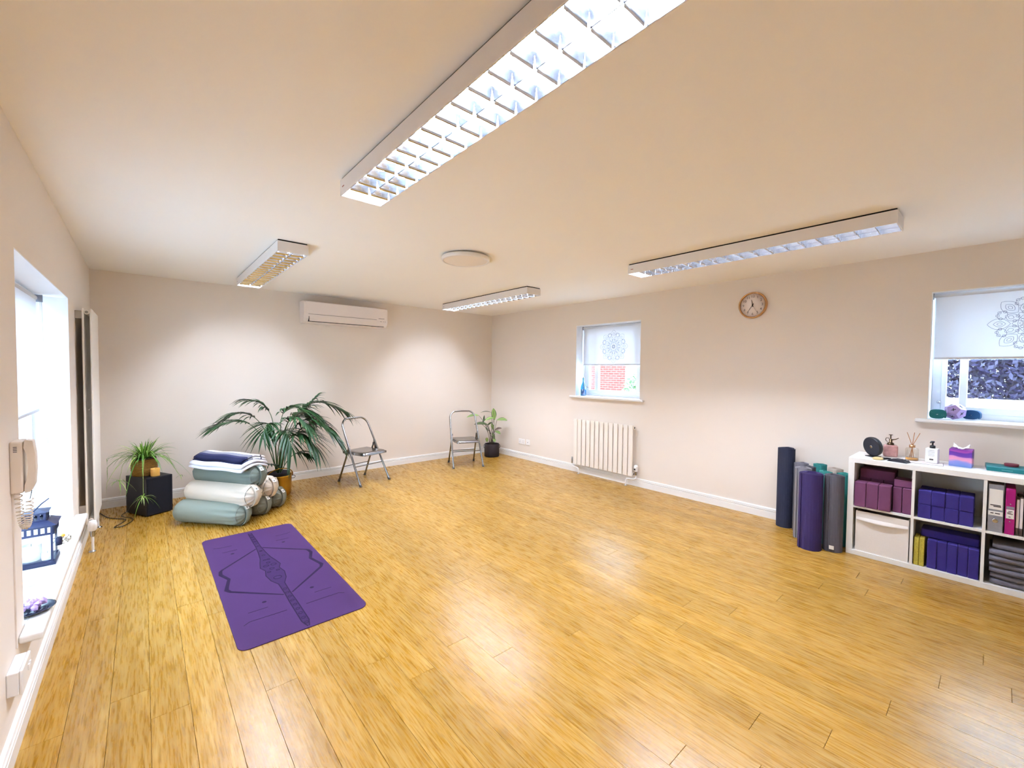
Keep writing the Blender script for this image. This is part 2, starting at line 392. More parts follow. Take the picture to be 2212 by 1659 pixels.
blind('plain white roller blind with looped pull cord in the low side window', -1, .135, 2.63, 4.15, 1.905, 1.14, None, 4.19, .95)

# ------------------------------------------------------------------ outside
struct(MB().box(-40, 60, -40, 60, -0.75, -0.55).obj('ground', mat('paving', '#e6e4e0', 0.9, noise=.08, nscale=2)))
def brick_mat():
    m = bpy.data.materials.new('brickwork'); m.use_nodes = True; nt = m.node_tree; b = nt.nodes['Principled BSDF']
    tc = nt.nodes.new('ShaderNodeTexCoord'); mp = nt.nodes.new('ShaderNodeMapping'); mp.inputs['Rotation'].default_value = (0, R(90), 0)
    sp = nt.nodes.new('ShaderNodeSeparateXYZ'); cb = nt.nodes.new('ShaderNodeCombineXYZ')
    nt.links.new(tc.outputs['Object'], sp.inputs[0])
    ad = nt.nodes.new('ShaderNodeMath'); nt.links.new(sp.outputs[0], ad.inputs[0]); nt.links.new(sp.outputs[1], ad.inputs[1])
    nt.links.new(ad.outputs[0], cb.inputs[0]); nt.links.new(sp.outputs[2], cb.inputs[1])
    bt = nt.nodes.new('ShaderNodeTexBrick'); bt.inputs['Scale'].default_value = 1.0
    bt.inputs['Color1'].default_value = lin('#7a2f26'); bt.inputs['Color2'].default_value = lin('#6c261c'); bt.inputs['Mortar'].default_value = lin('#8a6054')
    bt.inputs['Brick Width'].default_value = .225; bt.inputs['Row Height'].default_value = .075; bt.inputs['Mortar Size'].default_value = .008
    nt.links.new(cb.outputs[0], bt.inputs['Vector']); nt.links.new(bt.outputs[0], b.inputs['Base Color']); b.inputs['Roughness'].default_value = .9
    MATS['brickwork'] = m
brick_mat()
t = thing('brick_building', 'red brick gable end seen through the window above the slatted radiator', 'building', (12.0, 8.1, -.55))
MB().box(0, 7, 0, 9, 0, 5.2).obj('wall', 'brickwork', t)
MB().prism([(-.3, 5.2), (3.5, 8.2), (7.3, 5.2)], -.2, 9.2, 'xz').obj('roof', mat('slate', '#5d5f66', .8, noise=.2), t)
MB().box(.02, 7, -.04, 0, 0, 5.2).obj('rendered_side', mat('render_cream', '#efe6dc', .9, noise=.03), t)
def leaf_blob(rng, n, cx, cy, cz, rx, ry, rz, size):
    q = MB()
    for _ in range(n):
        while True:
            p = Vector((rng.uniform(-1, 1), rng.uniform(-1, 1), rng.uniform(-1, 1)))
            if .45 < p.length < 1: break
        c = Vector((cx+p.x*rx, cy+p.y*ry, cz+p.z*rz)); a = Vector((rng.gauss(0, 1), rng.gauss(0, 1), rng.gauss(0, 1))).normalized(); b_ = a.orthogonal().normalized()
        s = size*rng.uniform(.6, 1.3)
        q.add([tuple(c-a*s), tuple(c+b_*s*.5), tuple(c+a*s), tuple(c-b_*s*.5)], [(0, 1, 2, 3)])
    return q
rng = random.Random(3)
t = thing('copper_beech', 'dark purple leaved tree outside behind the white garden wall', 'tree', (13.2, -.9, -.55))
fo = leaf_blob(rng, 34000, 0, 0, 2.9, 1.9, 2.6, 2.15, .065).obj('foliage', mat('purple_leaf', '#2c2740', .5, noise=.6, nscale=7), t); fo['kind'] = 'stuff'
MB().tube([(0, 0, 0), (.05, 0, 1.4), (0, .1, 2.6)], [.16, .13, .08], 10).obj('trunk', mat('bark', '#4b3d33', .9, noise=.3), t)
t = thing('garden_wall', 'low white rendered garden wall outside in front of the purple tree', 'wall', (9.6, -.5, -.55))
MB().box(-.1, .1, -3.2, 2.6, 0, 1.57).obj('render_panel', mat('render_white', '#f3f3f1', .9, noise=.03), t)
MB().box(-.14, .14, -3.25, 2.65, 1.57, 1.62, bev=.01).obj('coping', 'render_white', t)
t = thing('garden_shrub', 'small green shrub outside beside the brick gable', 'shrub', (10.6, 6.92, -.55))
so = leaf_blob(random.Random(5), 700, 0, 0, 1.25, .25, .25, .75, .06).obj('foliage', mat('green_leaf_out', '#6c8a5a', .6, noise=.3), t); so['kind'] = 'stuff'
MB().tube([(0, 0, 0), (0, 0, .8)], .03, 6).obj('stem', 'bark', t)

# ------------------------------------------------------------------ ceiling fixtures
def fixture(label, cx, cy):
    t = thing('ceiling_light', label, 'ceiling light', (cx, cy, H), 0, 'twin tube ceiling lights')
    hw, hl = .108, .905; zb = -.088; zt = -.010
    q = MB(); q.box(-hw, -hw+.004, -hl, hl, zb, zt, bev=.0015); q.box(hw-.004, hw, -hl, hl, zb, zt, bev=.0015); q.box(-hw+.004, hw-.004, -hl+.004, hl-.004, zt-.004, zt)
    q.obj('housing', 'fixture_white', t)
    for s in (-1, 1):
        ya, yb = sorted((s*hl, s*(hl-.008))); MB().box(-hw+.002, hw-.002, ya, yb, zb, zt, bev=.003).obj('end_cap', 'fixture_white', t)
    MB().box(-hw+.007, hw-.007, -hl+.007, hl-.007, zt, 0).obj('gap_shade_strip', 'dark_gap', t)  # dark strip standing in for the shade between housing and ceiling
    tk = []
    for s in (-1, 1):
        tb = MB().tube([(s*.052, -hl+.03, -.0295), (s*.052, hl-.03, -.0295)], .012, 8).obj('fluorescent_tube', 'tube', t)
    # parabolic side reflectors
    def para(x0, x1):   # curve from bottom x0 to top x1
        return [(x0+(x1-x0)*(k/6)**1.7, zb+.001+(.072)*(k/6)) for k in range(7)]
    for (xa, xb) in ((-hw+.006, -hw+.022), (-.0015, -.020), (.0015, .020), (hw-.006, hw-.022)):
        c = para(xa, xb); d = -.0008 if xb < xa else .0008
        V = [(x, -hl+.009, z) for x, z in c]+[(x, hl-.009, z) for x, z in c]
        F = [(i, i+1, 8+i, 7+i) for i in range(6)]
        MB().add(V, F, True).obj('side_reflector', 'louvre', t)
    MB().add([(-hw+.006, -hl+.009, zt-.006), (hw-.006, -hl+.009, zt-.006), (hw-.006, hl-.009, zt-.006), (-hw+.006, hl-.009, zt-.006)], [(0, 1, 2, 3)]).obj('back_reflector', 'louvre_matt', t)
    # wedge shaped cross blades, 18 cells per row
    if 'blade' not in fixture.__dict__:
        prof = [(.0006, zb), (.0022, zb+.013), (.0055, zb+.030), (.0095, zb+.046)]
        n = 6; V = []; F = []
        for k in range(n+1):
            xx = -.045+.090*k/n; lift = -.009*math.cos(PI*(k/n-.5))
            row = [(-a, z) for a, z in reversed(prof)]+[(a, z) for a, z in prof]
            V += [(xx, a, z+(lift if z > zb+.02 else 0)) for a, z in row]
        m_ = 8
        for k in range(n):
            for j in range(m_-1): F.append((k*m_+j, k*m_+j+1, (k+1)*m_+j+1, (k+1)*m_+j))
        b0 = MB().add(V, F, True).obj('cross_blade', 'louvre', t); fixture.blade = b0.data; bpy.data.objects.remove(b0)
    for s in (-1, 1):
        for k in range(1, 18):
            o = bpy.data.objects.new('cross_blade', fixture.blade); COL.objects.link(o); o.parent = t; o.location = (s*.052, -hl+.009+k*(2*hl-.018)/18, 0)
    MB().box(-hw-.0006, -hw, hl-.055, hl-.03, zb+.035, zb+.040).obj('maker_mark', mat('mark_red', '#a2503f', .6, noise=.05), t)
    return t
CXA, CXB, CY1, CY2 = .875, 3.41, 1.315, 4.45
fixture('brightest glowing twin tube ceiling light, on the low window side away from the air conditioner', CXA, CY1)
fixture('short looking twin tube ceiling light beside the air conditioner, above the bolster stack', CXA, CY2)
fixture('long twin tube ceiling light in front of the wall clock', CXB, CY1)
fixture('twin tube ceiling light above the corner with the leafy pot plant', CXB, CY2)
t = thing('round_ceiling_lamp', 'flat round white ceiling lamp, unlit, between the tube lights', 'ceiling lamp', (2.07, 2.99, H))
MB().lathe([(.12, 0), (.12, -.012)], 32).obj('mount', 'fixture_white', t)
MB().lathe([(.17, -.012), (.198, -.014), (.202, -.022), (.201, -.040), (.196, -.046), (.184, -.046), (.182, -.040)], 56, caps=(True, False)).obj('rim', 'fixture_white', t)
MB().lathe([(0, -.0425), (.10, -.0425), (.1825, -.0425)], 56, caps=(False, False)).obj('diffuser', mat('lamp_diffuser', '#efe3d6', .6, noise=.01), t)

# ------------------------------------------------------------------ air conditioner
t = thing('air_conditioner', 'white wall mounted air conditioner on the back wall below the ceiling', 'air conditioner', (2.08, YB, 2.02))
hw = .55
prof = [(0, .0), (-.10, .0), (-.150, .012), (-.188, .050), (-.198, .10), (-.198, .225), (-.190, .255), (-.170, .272), (-.02, .275), (0, .275)]
q = MB().prism(prof, -hw, hw, 'yz'); o = q.obj('body', mat('ac_white', '#efe4de', .45, noise=.01), t)
bv = o.modifiers.new('bevel', 'BEVEL'); bv.width = .008; bv.segments = 3; bv.limit_method = 'ANGLE'
MB().box(-hw+.02, hw-.02, -.2005, -.196, .112, .262, bev=.002).obj('front_panel', 'ac_white', t)
MB().box(-hw+.05, hw-.16, -.2015, -.198, .104, .109).obj('panel_seam', mat('seam_grey', '#9a8e8a', .7, noise=.05), t)
q = MB(); q.add([(-hw+.06, -.194, .078), (hw-.05, -.194, .078), (hw-.05, -.158, .016), (-hw+.06, -.158, .016)], [(0, 1, 2, 3)]); 
q = MB().prism([(-.1965, .074), (-.159, .014), (-.162, .012), (-.200, .074)], -hw+.06, hw-.05, 'yz'); q.obj('outlet_flap', 'ac_white', t)
MB().box(-hw+.055, hw-.045, -.170, -.146, .0135, .0205).obj('outlet_slot', 'dark_gap', t)
MB().box(-hw+.055, -hw+.0585, -.202, -.165, .016, .078).obj('outlet_slot', 'dark_gap', t)
for dx in (-.105, -.09, -.06, -.035): MB().box(hw+dx-.003, hw+dx+.003, -.2005, -.192, .083, .088).obj('indicator', mat('dark_print', '#3a3433', .6, noise=.05), t)
MB().box(hw-.135, hw-.05, -.2018, -.200, .122, .127).obj('maker_name', 'dark_print', t)
MB().box(hw, hw+.03, -.012, 0, .02, .05, bev=.002).obj('pipe_cover', 'ac_white', t)

# ------------------------------------------------------------------ clock
t = thing('wall_clock', 'round gold rimmed wall clock with black numerals on the window wall', 'clock', (XR, 1.655, 2.12))
# local frame: facing -x; dial plane axes: u -> -y (to the right as seen), v -> z
def dialM(u, v, d, rot=0.0):
    return Matrix(((0, 0, -1, -d), (-1, 0, 0, -u), (0, 1, 0, v), (0, 0, 0, 1))) @ Matrix.Rotation(rot, 4, 'Z')
mat('clock_rim', '#c79a6a', .25, metal=.85, noise=.06)
MB().lathe([(.132, 0), (.134, .012), (.130, .030), (.124, .034), (.117, .030), (.115, .015)], 56, dialM(0, 0, 0), caps=(True, False)).obj('rim', 'clock_rim', t)
MB().lathe([(.118, .0005), (.118, .016), (0, .016)], 48, dialM(0, 0, 0)).obj('dial', mat('dial_white', '#eee2dc', .5, noise=.01), t)
mat('ink', '#4a3630', .6, noise=.05)
for k in range(1, 13):
    a = 2*PI*k/12; text_mesh('numeral', str(k), .034, 'ink', t, dialM(.088*math.sin(a), .088*math.cos(a), .0165))
q = MB()
for k in range(60):
    a = 2*PI*k/60; q.box(-.0006, .0006, .106, .111 if k % 5 else .113, .016, .0166, mtx=dialM(0, 0, 0, -a))
q.obj('minute_track', 'ink', t)
def hand(nm, ang, L, wd, z, m):
    MB().prism([(-wd, -.018), (wd, -.018), (wd*.5, L), (-wd*.5, L)], z, z+.001, 'xy', mtx=dialM(0, 0, 0, -R(ang))).obj(nm, m, t)
hand('hour_hand', 349, .055, .0038, .019, 'black'); hand('minute_hand', 214, .088, .0030, .021, 'black'); hand('second_hand', 150, .080, .0008, .023, 'ink')
MB().lathe([(.006, .0165), (.006, .025), (0, .026)], 12, dialM(0, 0, 0)).obj('hub', 'black', t)

# ------------------------------------------------------------------ radiators
mat('trv_white', '#f2efec', .4, noise=.01)
t = thing('slatted_radiator', 'low cream slatted radiator under the small window', 'radiator', (XR, 3.462, 0))
n = 13; y0 = -.486; pit = .972/n
for k in range(n):
    yy = y0+k*pit
    MB().box(-.075, -.062, yy+.003, yy+pit-.010, .125, .765, bev=.004).obj('panel', 'rad_cream', t)
for zz in (.155, .735):
    MB().tube([(-.046, -.492, zz), (-.046, .492, zz)], .016, 14).obj('header_tube', 'rad_cream', t)
for s in (-1, 1):
    for zz in (.155, .735):
        MB().tube([(-.046, s*.492, zz), (-.046, s*.494, zz)], .010, 12).obj('end_plug', 'dark_gap', t)
for yy in (-.3, .3):
    for zz in (.2, .7): MB().box(-.035, 0, yy-.012, yy+.012, zz-.015, zz+.015, bev=.002).obj('wall_bracket', 'rad_cream', t)
def trv(parent, x, y, z, flip=1):
    MB().lathe([(.020, 0), (.027, .008), (.028, .05), (.022, .075), (.012, .08)], 18, Matrix.Translation((x, y, z))).obj('valve_head', 'trv_white', parent)
    MB().lathe([(.013, -.045), (.015, -.04), (.015, -.012), (.018, -.01), (.018, 0)], 14, Matrix.Translation((x, y, z))).obj('valve_body', 'chrome', parent)
trv(t, -.055, -.528, .195)
MB().box(-.086, -.082, -.537, -.519, .215, .235).obj('valve_display', 'black', t)
MB().lathe([(.010, -.03), (.012, 0), (.012, .03), (.009, .06)], 14, Matrix.Translation((-.055, .512, .155))).obj('lockshield_valve', 'chrome', t)
MB().tube(smooth_path([(-.055, -.528, .15), (-.055, -.528, .115), (-.07, -.50, .095), (-.078, -.43, .092), (-.08, -.405, .08), (-.08, -.40, .05), (-.08, -.40, 0)], 4), .0085, 10).obj('pipe', 'trv_white', t)
MB().tube(smooth_path([(-.055, .512, .13), (-.055, .512, .10), (-.065, .48, .085), (-.08, .40, .082), (-.085, .375, .07), (-.085, .368, .04), (-.085, .368, 0)], 4), .0085, 10).obj('pipe', 'trv_white', t)
for yy in (-.40, .368): MB().lathe([(.02, 0), (.02, .006), (.011, .012)], 16, Matrix.Translation((-.082, yy, 0))).obj('floor_collar', 'chrome', t)

t = thing('tall_radiator', 'tall white vertical radiator on the wall beside the low side window', 'radiator', (XL, 4.62, 0))
z0, z1 = .205, 1.885; n = 8; pit = .076
for (xa, xb) in ((.038, .050), (.082, .094)):
    for k in range(n):
        MB().box(xa, xb, k*pit, k*pit+pit-.008, z0, z1, bev=.004).obj('panel', 'rad_cream', t)
for zz in (z0+.03, z1-.03):
    MB().tube([(.066, -.004, zz), (.066, n*pit-.006, zz)], .0165, 14).obj('header_tube', 'rad_cream', t)
    MB().tube([(.066, -.0055, zz), (.066, -.0035, zz)], .010, 12).obj('end_plug', mat('plug_grey', '#8d867c', .5, noise=.05), t)
for zz in (z0+.12, z1-.05):
    for yy in (.02, .5): MB().box(0, .04, yy-.012, yy+.012, zz-.03, zz+.03, bev=.002).obj('wall_bracket', mat('brk_grey', '#a9a196', .5, noise=.05), t)
MB().tube([(.066, .02, 1.10), (.066, .52, 1.10)], .004, 8).obj('spacer_rod', 'rad_cream', t)
trv(t, .075, -.035, .165)
MB().tube([(.075, -.035, .125), (.075, -.035, 0)], .0085, 10).obj('pipe', 'trv_white', t)
MB().tube([(.066, n*pit+.02, .20), (.066, n*pit+.02, 0)], .0085, 10).obj('pipe', 'trv_white', t)
for yy in (-.035, n*pit+.02): MB().lathe([(.022, 0), (.022, .005), (.011, .011)], 16, Matrix.Translation((.072, yy, 0))).obj('floor_collar', 'chrome', t)

# ------------------------------------------------------------------ wall sockets
mat('socket_white', '#f3f0ee', .35, noise=.01)
def socket(name, label, y0, y1, z0, z1, holes):
    t = thing(name, label, 'wall socket', (XR, (y0+y1)/2, (z0+z1)/2))
    a, b = (y1-y0)/2, (z1-z0)/2
    MB().box(-.009, 0, -a, a, -b, b, bev=.003).obj('plate', 'socket_white', t)
    for (u, v, wu, wv) in holes: MB().box(-.0098, -.0088, u-wu, u+wu, v-wv, v+wv).obj('pin_hole', 'dark_print', t)
    return t
h2 = []
for c in (-.036, .036): h2 += [(c, .008, .002, .004), (c-.011, -.012, .004, .002), (c+.011, -.012, .004, .002)]
socket('double_socket', 'white double wall socket above the skirting near the corner plant', 5.027, 5.173, .236, .322, h2)
for u in (-.012, .012): pass
socket('single_socket', 'white single wall outlet plate between the double socket and the radiator', 4.91, 4.996, .238, .324, [(0, 0, .006, .005)])
t = thing('side_socket', 'white socket box low on the wall under the low window sill', 'wall socket', (XL, 2.375, .285))
MB().box(0, .032, -.075, .075, -.043, .043, bev=.004).obj('back_box', 'socket_white', t)
MB().box(.032, .041, -.075, .075, -.045, .045, bev=.003).obj('plate', 'socket_white', t)
for u in (.02, .045): MB().box(.041, .045, u-.006, u+.006, -.004, .018, bev=.001).obj('rocker_switch', 'socket_white', t)
t = thing('cable_trunking', 'narrow white cable cover running down the wall under the intercom phone', 'cable cover', (XL, 2.47, .35))
MB().box(0, .005, -.005, .005, 0, .60, bev=.001).obj('cover', 'wall', t)
MB().box(0, .006, -.006, .006, -.008, .004, bev=.001).obj('end_cap', 'wall', t)

# ------------------------------------------------------------------ intercom phone
mat('phone_cream', '#e6d8c8', .4, noise=.02)
t = thing('intercom_phone', 'cream intercom phone with coiled cord on the side wall', 'phone', (XL, 2.495, .948))
MB().box(0, .034, -.05, .05, 0, .2, bev=.006, seg=3).obj('base', 'phone_cream', t)
# handset: curved bar on the front of the base
q = MB(); pr = [(.036, .0), (.052, .002), (.063, .03), (.067, .09), (.066, .15), (.060, .20), (.040, .205), (.036, .175), (.044, .15), (.047, .10), (.044, .055), (.037, .03)]
q.prism(pr, -.05, -.004, 'xz'); o = q.obj('handset', 'phone_cream', t); bv = o.modifiers.new('bevel', 'BEVEL'); bv.width = .005; bv.segments = 2; bv.limit_method = 'ANGLE'
for k in range(4): MB().box(.010, .020, -.0508, -.0495, .160+k*.006, .1625+k*.006).obj('speaker_slot', 'dark_print', t)
pts = []; N_ = 260
def core(s):  # down and up again
    P0 = Vector((.016, -.02, -.002)); P1 = Vector((.022, -.024, -.185)); P2 = Vector((.044, -.020, -.170)); P3 = Vector((.046, -.025, -.03))
    return P0*(1-s)**3+P1*3*s*(1-s)**2*1.0+P2*3*s*s*(1-s)+P3*s**3
for k in range(N_+1):
    s = k/N_; c = core(s); tn = (core(min(1, s+.01))-core(max(0, s-.01))).normalized(); a = tn.orthogonal().normalized(); b_ = tn.cross(a)
    th = s*2*PI*26; pts.append(c+(a*math.cos(th)+b_*math.sin(th))*.0095)
MB().tube(pts, .0026, 5).obj('coiled_cord', 'phone_cream', t)
MB().tube([core(1), (.050, -.025, -.01), (.052, -.025, .004)], .0015, 5).obj('cord_end', 'rubber', t)

# ------------------------------------------------------------------ items on the low window sill
SZ = .368
mat('lantern_navy', '#141a3a', .45, noise=.1)
t = thing('candle_lantern', 'dark navy metal lantern with candles inside on the low window sill', 'lantern', (-.452, 3.40, SZ))
a = .08
q = MB(); q.box(-a-.004, a+.004, -a-.004, a+.004, 0, .018, bev=.002); q.obj('base', 'lantern_navy', t)
for sx in (-1, 1):
    for sy in (-1, 1): MB().box(sx*a-.009*(sx+1)/1*.5*2*.5-.0045, sx*a-.009*(sx+1)*.5+.0045, sy*a-.009*(sy+1)*.5-.0045, sy*a-.009*(sy+1)*.5+.0045, .018, .215, bev=.001).obj('corner_post', 'lantern_navy', t)
# pierced frieze on four sides
q = MB()
for ax in range(4):
    M_ = Matrix.Rotation(ax*PI/2, 4, 'Z')
    q.box(-a, a, -a-.002, -a+.002, .165, .176, mtx=M_); q.box(-a, a, -a-.002, -a+.002, .205, .215, mtx=M_)
    for k in range(7): q.box(-a+.003+k*.0245, -a+.013+k*.0245, -a-.002, -a+.002, .176, .205, mtx=M_)
    MB().box(-a, a, -a-.002, -a+.002, .018, .028, mtx=M_).obj('lower_rail', 'lantern_navy', t)
q.obj('pierced_frieze', 'lantern_navy', t)
q = MB(); c1 = .092; c2 = .055
q.add([(-c1, -c1, .215), (c1, -c1, .215), (c1, c1, .215), (-c1, c1, .215), (-c2, -c2, .238), (c2, -c2, .238), (c2, c2, .238), (-c2, c2, .238)], [(0, 1, 5, 4), (1, 2, 6, 5), (2, 3, 7, 6), (3, 0, 4, 7), (0, 3, 2, 1), (4, 5, 6, 7)])
q.obj('roof', 'lantern_navy', t)
q = MB()
for ax in range(4):
    M_ = Matrix.Rotation(ax*PI/2, 4, 'Z'); q.box(-.048, .048, -.05, -.047, .238, .245, mtx=M_); q.box(-.048, .048, -.05, -.047, .272, .282, mtx=M_)
    for k in range(5): q.box(-.048+k*.0215, -.038+k*.0215, -.05, -.047, .245, .272, mtx=M_)
q.add([(-.058, -.058, .282), (.058, -.058, .282), (.058, .058, .282), (-.058, .058, .282), (0, 0, .30)], [(0, 1, 4), (1, 2, 4), (2, 3, 4), (3, 0, 4), (0, 3, 2, 1)])
q.obj('vent_tower', 'lantern_navy', t)
MB().tube([(.0, -.04, .29), (.03, -.02, .325), (.055, .0, .345)], .003, 6).obj('handle', 'lantern_navy', t)
for ax in range(4):
    M_ = Matrix.Rotation(ax*PI/2, 4, 'Z'); MB().box(-a+.006, a-.006, -a+.003, -a+.004, .028, .165, mtx=M_).obj('glass', 'pane_glass', t)
MB().lathe([(.004, .08), (.014, .078), (.014, .12), (.006, .125)], 10, Matrix.Translation((.088, 0, 0))).obj('door_latch', 'lantern_navy', t)
mat('wax', '#ecebe6', .5, noise=.02)
def candle(label, x, y, z, r, h, m='wax'):
    t = thing('pillar_candle', label, 'candle', (x, y, z))
    MB().lathe([(0, 0), (r*.97, 0), (r, .004), (r, h-.003), (r*.95, h), (r*.8, h-.006), (r*.2, h-.012), (0, h-.012)], 24).obj('wax', m, t)
    MB().tube([(0, 0, h-.014), (.001, 0, h+.004)], .0012, 5).obj('wick', 'rubber', t); return t
candle('white pillar candle on the low window sill behind the lantern', -.437, 4.05, SZ, .043, .115)
candle('squat white candle inside the navy lantern', -.468, 3.41, SZ+.018, .040, .085)
candle('small tea light candle inside the navy lantern', -.405, 3.375, SZ+.018, .022, .04)
mat('cord_brown', '#8c7a66', .8, noise=.2, nscale=60)
t = thing('bead_string', 'tangled string of wooden beads on the low window sill by the white candle', 'beads', (-.383, 3.72, SZ))
rg = random.Random(9); q = MB()
for k in range(46):
    aa = k*.62; rr = .028+.012*math.sin(k*1.7); q.lathe([(0, -.005), (.0038, -.003), (.005, 0), (.0038, .003), (0, .005)], 7, Matrix.Translation((rr*math.cos(aa), 1.4*rr*math.sin(aa), .005+.006*(k//12))))
q.obj('beads', 'cord_brown', t)
MB().lathe([(0, 0), (.012, .002), (.010, .014), (0, .02)], 8, Matrix.Translation((0, .02, .026))).obj('tassel', mat('amber', '#d9a03c', .5, noise=.1), t)
t = thing('pendant_necklace', 'thin cord necklace with shell pendants on the low window sill', 'necklace', (-.41, 3.13, SZ))
MB().tube(smooth_path([(-.04, -.02, .003), (-.01, .03, .003), (.03, .06, .003), (.06, .05, .003), (.055, .02, .003), (.02, 0, .003), (-.02, -.01, .003)], 6), .0015, 6).obj('cord', 'cord_brown', t)
for (u, v, r_) in ((-.04, -.04, .018), (-.02, -.06, .022), (-.065, -.05, .016)):
    MB().lathe([(0, 0), (r_, .002), (r_*.7, .009), (0, .011)], 12, Matrix.Translation((u, v, 0))).obj('shell', mat('shell', '#d9d2c4', .3, noise=.2, nscale=40), t)
t = thing('crystal_dish', 'dark glass dish heaped with amethyst crystals on the low window sill', 'dish', (-.385, 2.74, SZ))
MB().lathe([(0, 0), (.03, 0), (.075, .010), (.08, .013), (.075, .013), (.03, .005), (0, .004)], 28).obj('dish', mat('dish_dark', '#20242f', .15, noise=.1), t)
mat('amethyst', '#b79ccb', .15, noise=.45, nscale=30)
for k in range(12):
    aa = k*2.4; rr = .048*math.sqrt((k+.5)/12); s_ = rg.uniform(.012, .021)
    bm = bmesh.new(); bmesh.ops.create_icosphere(bm, subdivisions=1, radius=s_)
    for v in bm.verts: v.co *= rg.uniform(.75, 1.15)
    q = MB().add([tuple(v.co) for v in bm.verts], [tuple(v.index for v in f.verts) for f in bm.faces], False, Matrix.Translation((rr*math.cos(aa), rr*math.sin(aa), .012+s_*.7+(.05-rr)*.35))); bm.free()
    q.obj('crystal', 'amethyst', t)

# ------------------------------------------------------------------ yoga mat with printed alignment lines
mat('mat_purple', '#41254f', .9, spec=.2, noise=.07, nscale=5, bump=.05, bscale=400)
mat('mat_print', '#231430', .9, spec=.15, noise=.05)
mcx, mcy, mhw, mhl, mth = .680, 3.375, .334, .905, .0045
t = thing('yoga_mat', 'purple yoga mat with dark alignment print unrolled on the bamboo floor', 'yoga mat', (mcx, mcy, 0))
rad = .05; poly = []
for (sx, sy, a0) in ((1, 1, 0), (-1, 1, 90), (-1, -1, 180), (1, -1, 270)):
    for k in range(7): a_ = R(a0+15*k); poly.append((sx*(mhw-rad)+rad*math.cos(a_), sy*(mhl-rad)+rad*math.sin(a_)))
MB().prism(poly, 0, mth, 'xy').obj('mat_sheet', 'mat_purple', t)
def mp(pts): return [(x-mcx, y-mcy) for x, y in pts]
q = MB(); Z_ = mth-.0002
zig = [(.704, 3.824), (.955, 3.570), (.968, 3.545), (.973, 3.49), (.938, 3.385), (.965, 3.262), (.972, 3.225), (.955, 3.185), (.704, 2.935)]
for sg in (1, -1):
    L_ = [(mcx+sg*(x-mcx), y) for x, y in zig]
    q.ribbon(mp(L_), [.010, .016, .022, .024, .020, .022, .026, .020, .010], Z_)
    for l in ([(.817, 3.907), (.914, 3.905)], [(.812, 2.840), (.915, 2.840)], [(.837, 4.02), (.923, 4.023), (.957, 4.042)], [(.733, 2.733), (.925, 2.736), (.956, 2.712)]):
        q.ribbon(mp([(mcx+sg*(x-mcx), y) for x, y in l]), .005, Z_)
    for (x, y) in ((.857, 3.839), (.817, 2.916)):
        c = circ(mcx+sg*(x-mcx)-mcx, y-mcy, .0125, 16); q.add([(a_, b_, Z_+.0006) for a_, b_ in c], [tuple(range(16))])
q.obj('alignment_print', 'mat_print', t)
# central ornament: outlined band with scrolls
q = MB()
for sg in (1, -1):
    right = [(.012, 4.225), (.016, 4.0), (.016, 3.86), (.024, 3.72), (.034, 3.60), (.050, 3.52), (.064, 3.43), (.044, 3.365), (.058, 3.28), (.046, 3.18), (.018, 3.10), (.016, 2.95), (.019, 2.80), (.019, 2.55), (.004, 2.485)]
    q.ribbon([(sg*x, y-mcy) for x, y in right], .006, Z_)
q.obj('ornament_outline', 'mat_print', t)
mat('mat_ornament', '#351f45', .9, spec=.15, noise=.1, nscale=60)
right = [(.012, 4.225), (.016, 4.0), (.016, 3.86), (.024, 3.72), (.034, 3.60), (.050, 3.52), (.064, 3.43), (.044, 3.365), (.058, 3.28), (.046, 3.18), (.018, 3.10), (.016, 2.95), (.019, 2.80), (.019, 2.55), (.004, 2.485)]
V = []; F = []
for i, (x, y) in enumerate(right): V += [(-x, y-mcy, Z_+.0003), (x, y-mcy, Z_+.0003)]
for i in range(len(right)-1): F.append((2*i, 2*i+1, 2*i+3, 2*i+2))
MB().add(V, F).obj('ornament_band', 'mat_ornament', t)
q = MB()
for (x, y, r_) in ((.024, 3.447, .017), (-.024, 3.447, .017), (0, 3.50, .012), (.012, 3.56, .009), (-.012, 3.56, .009), (0, 3.38, .014), (.028, 3.33, .010), (-.028, 3.33, .010), (0, 3.21, .024), (0, 3.66, .010), (0, 3.76, .008)):
    q.ribbon(circ(x, y-mcy, r_, 14), .006, Z_+.0003, True)
for k in range(9): q.ribbon(circ(0, 2.53+k*.06-mcy, .011, 8), .004, Z_+.0003, True)
for k in range(6): q.ribbon(circ(0, 3.88+k*.058-mcy, .008, 8), .004, Z_+.0003, True)
q.obj('ornament_scrolls', 'mat_print', t)

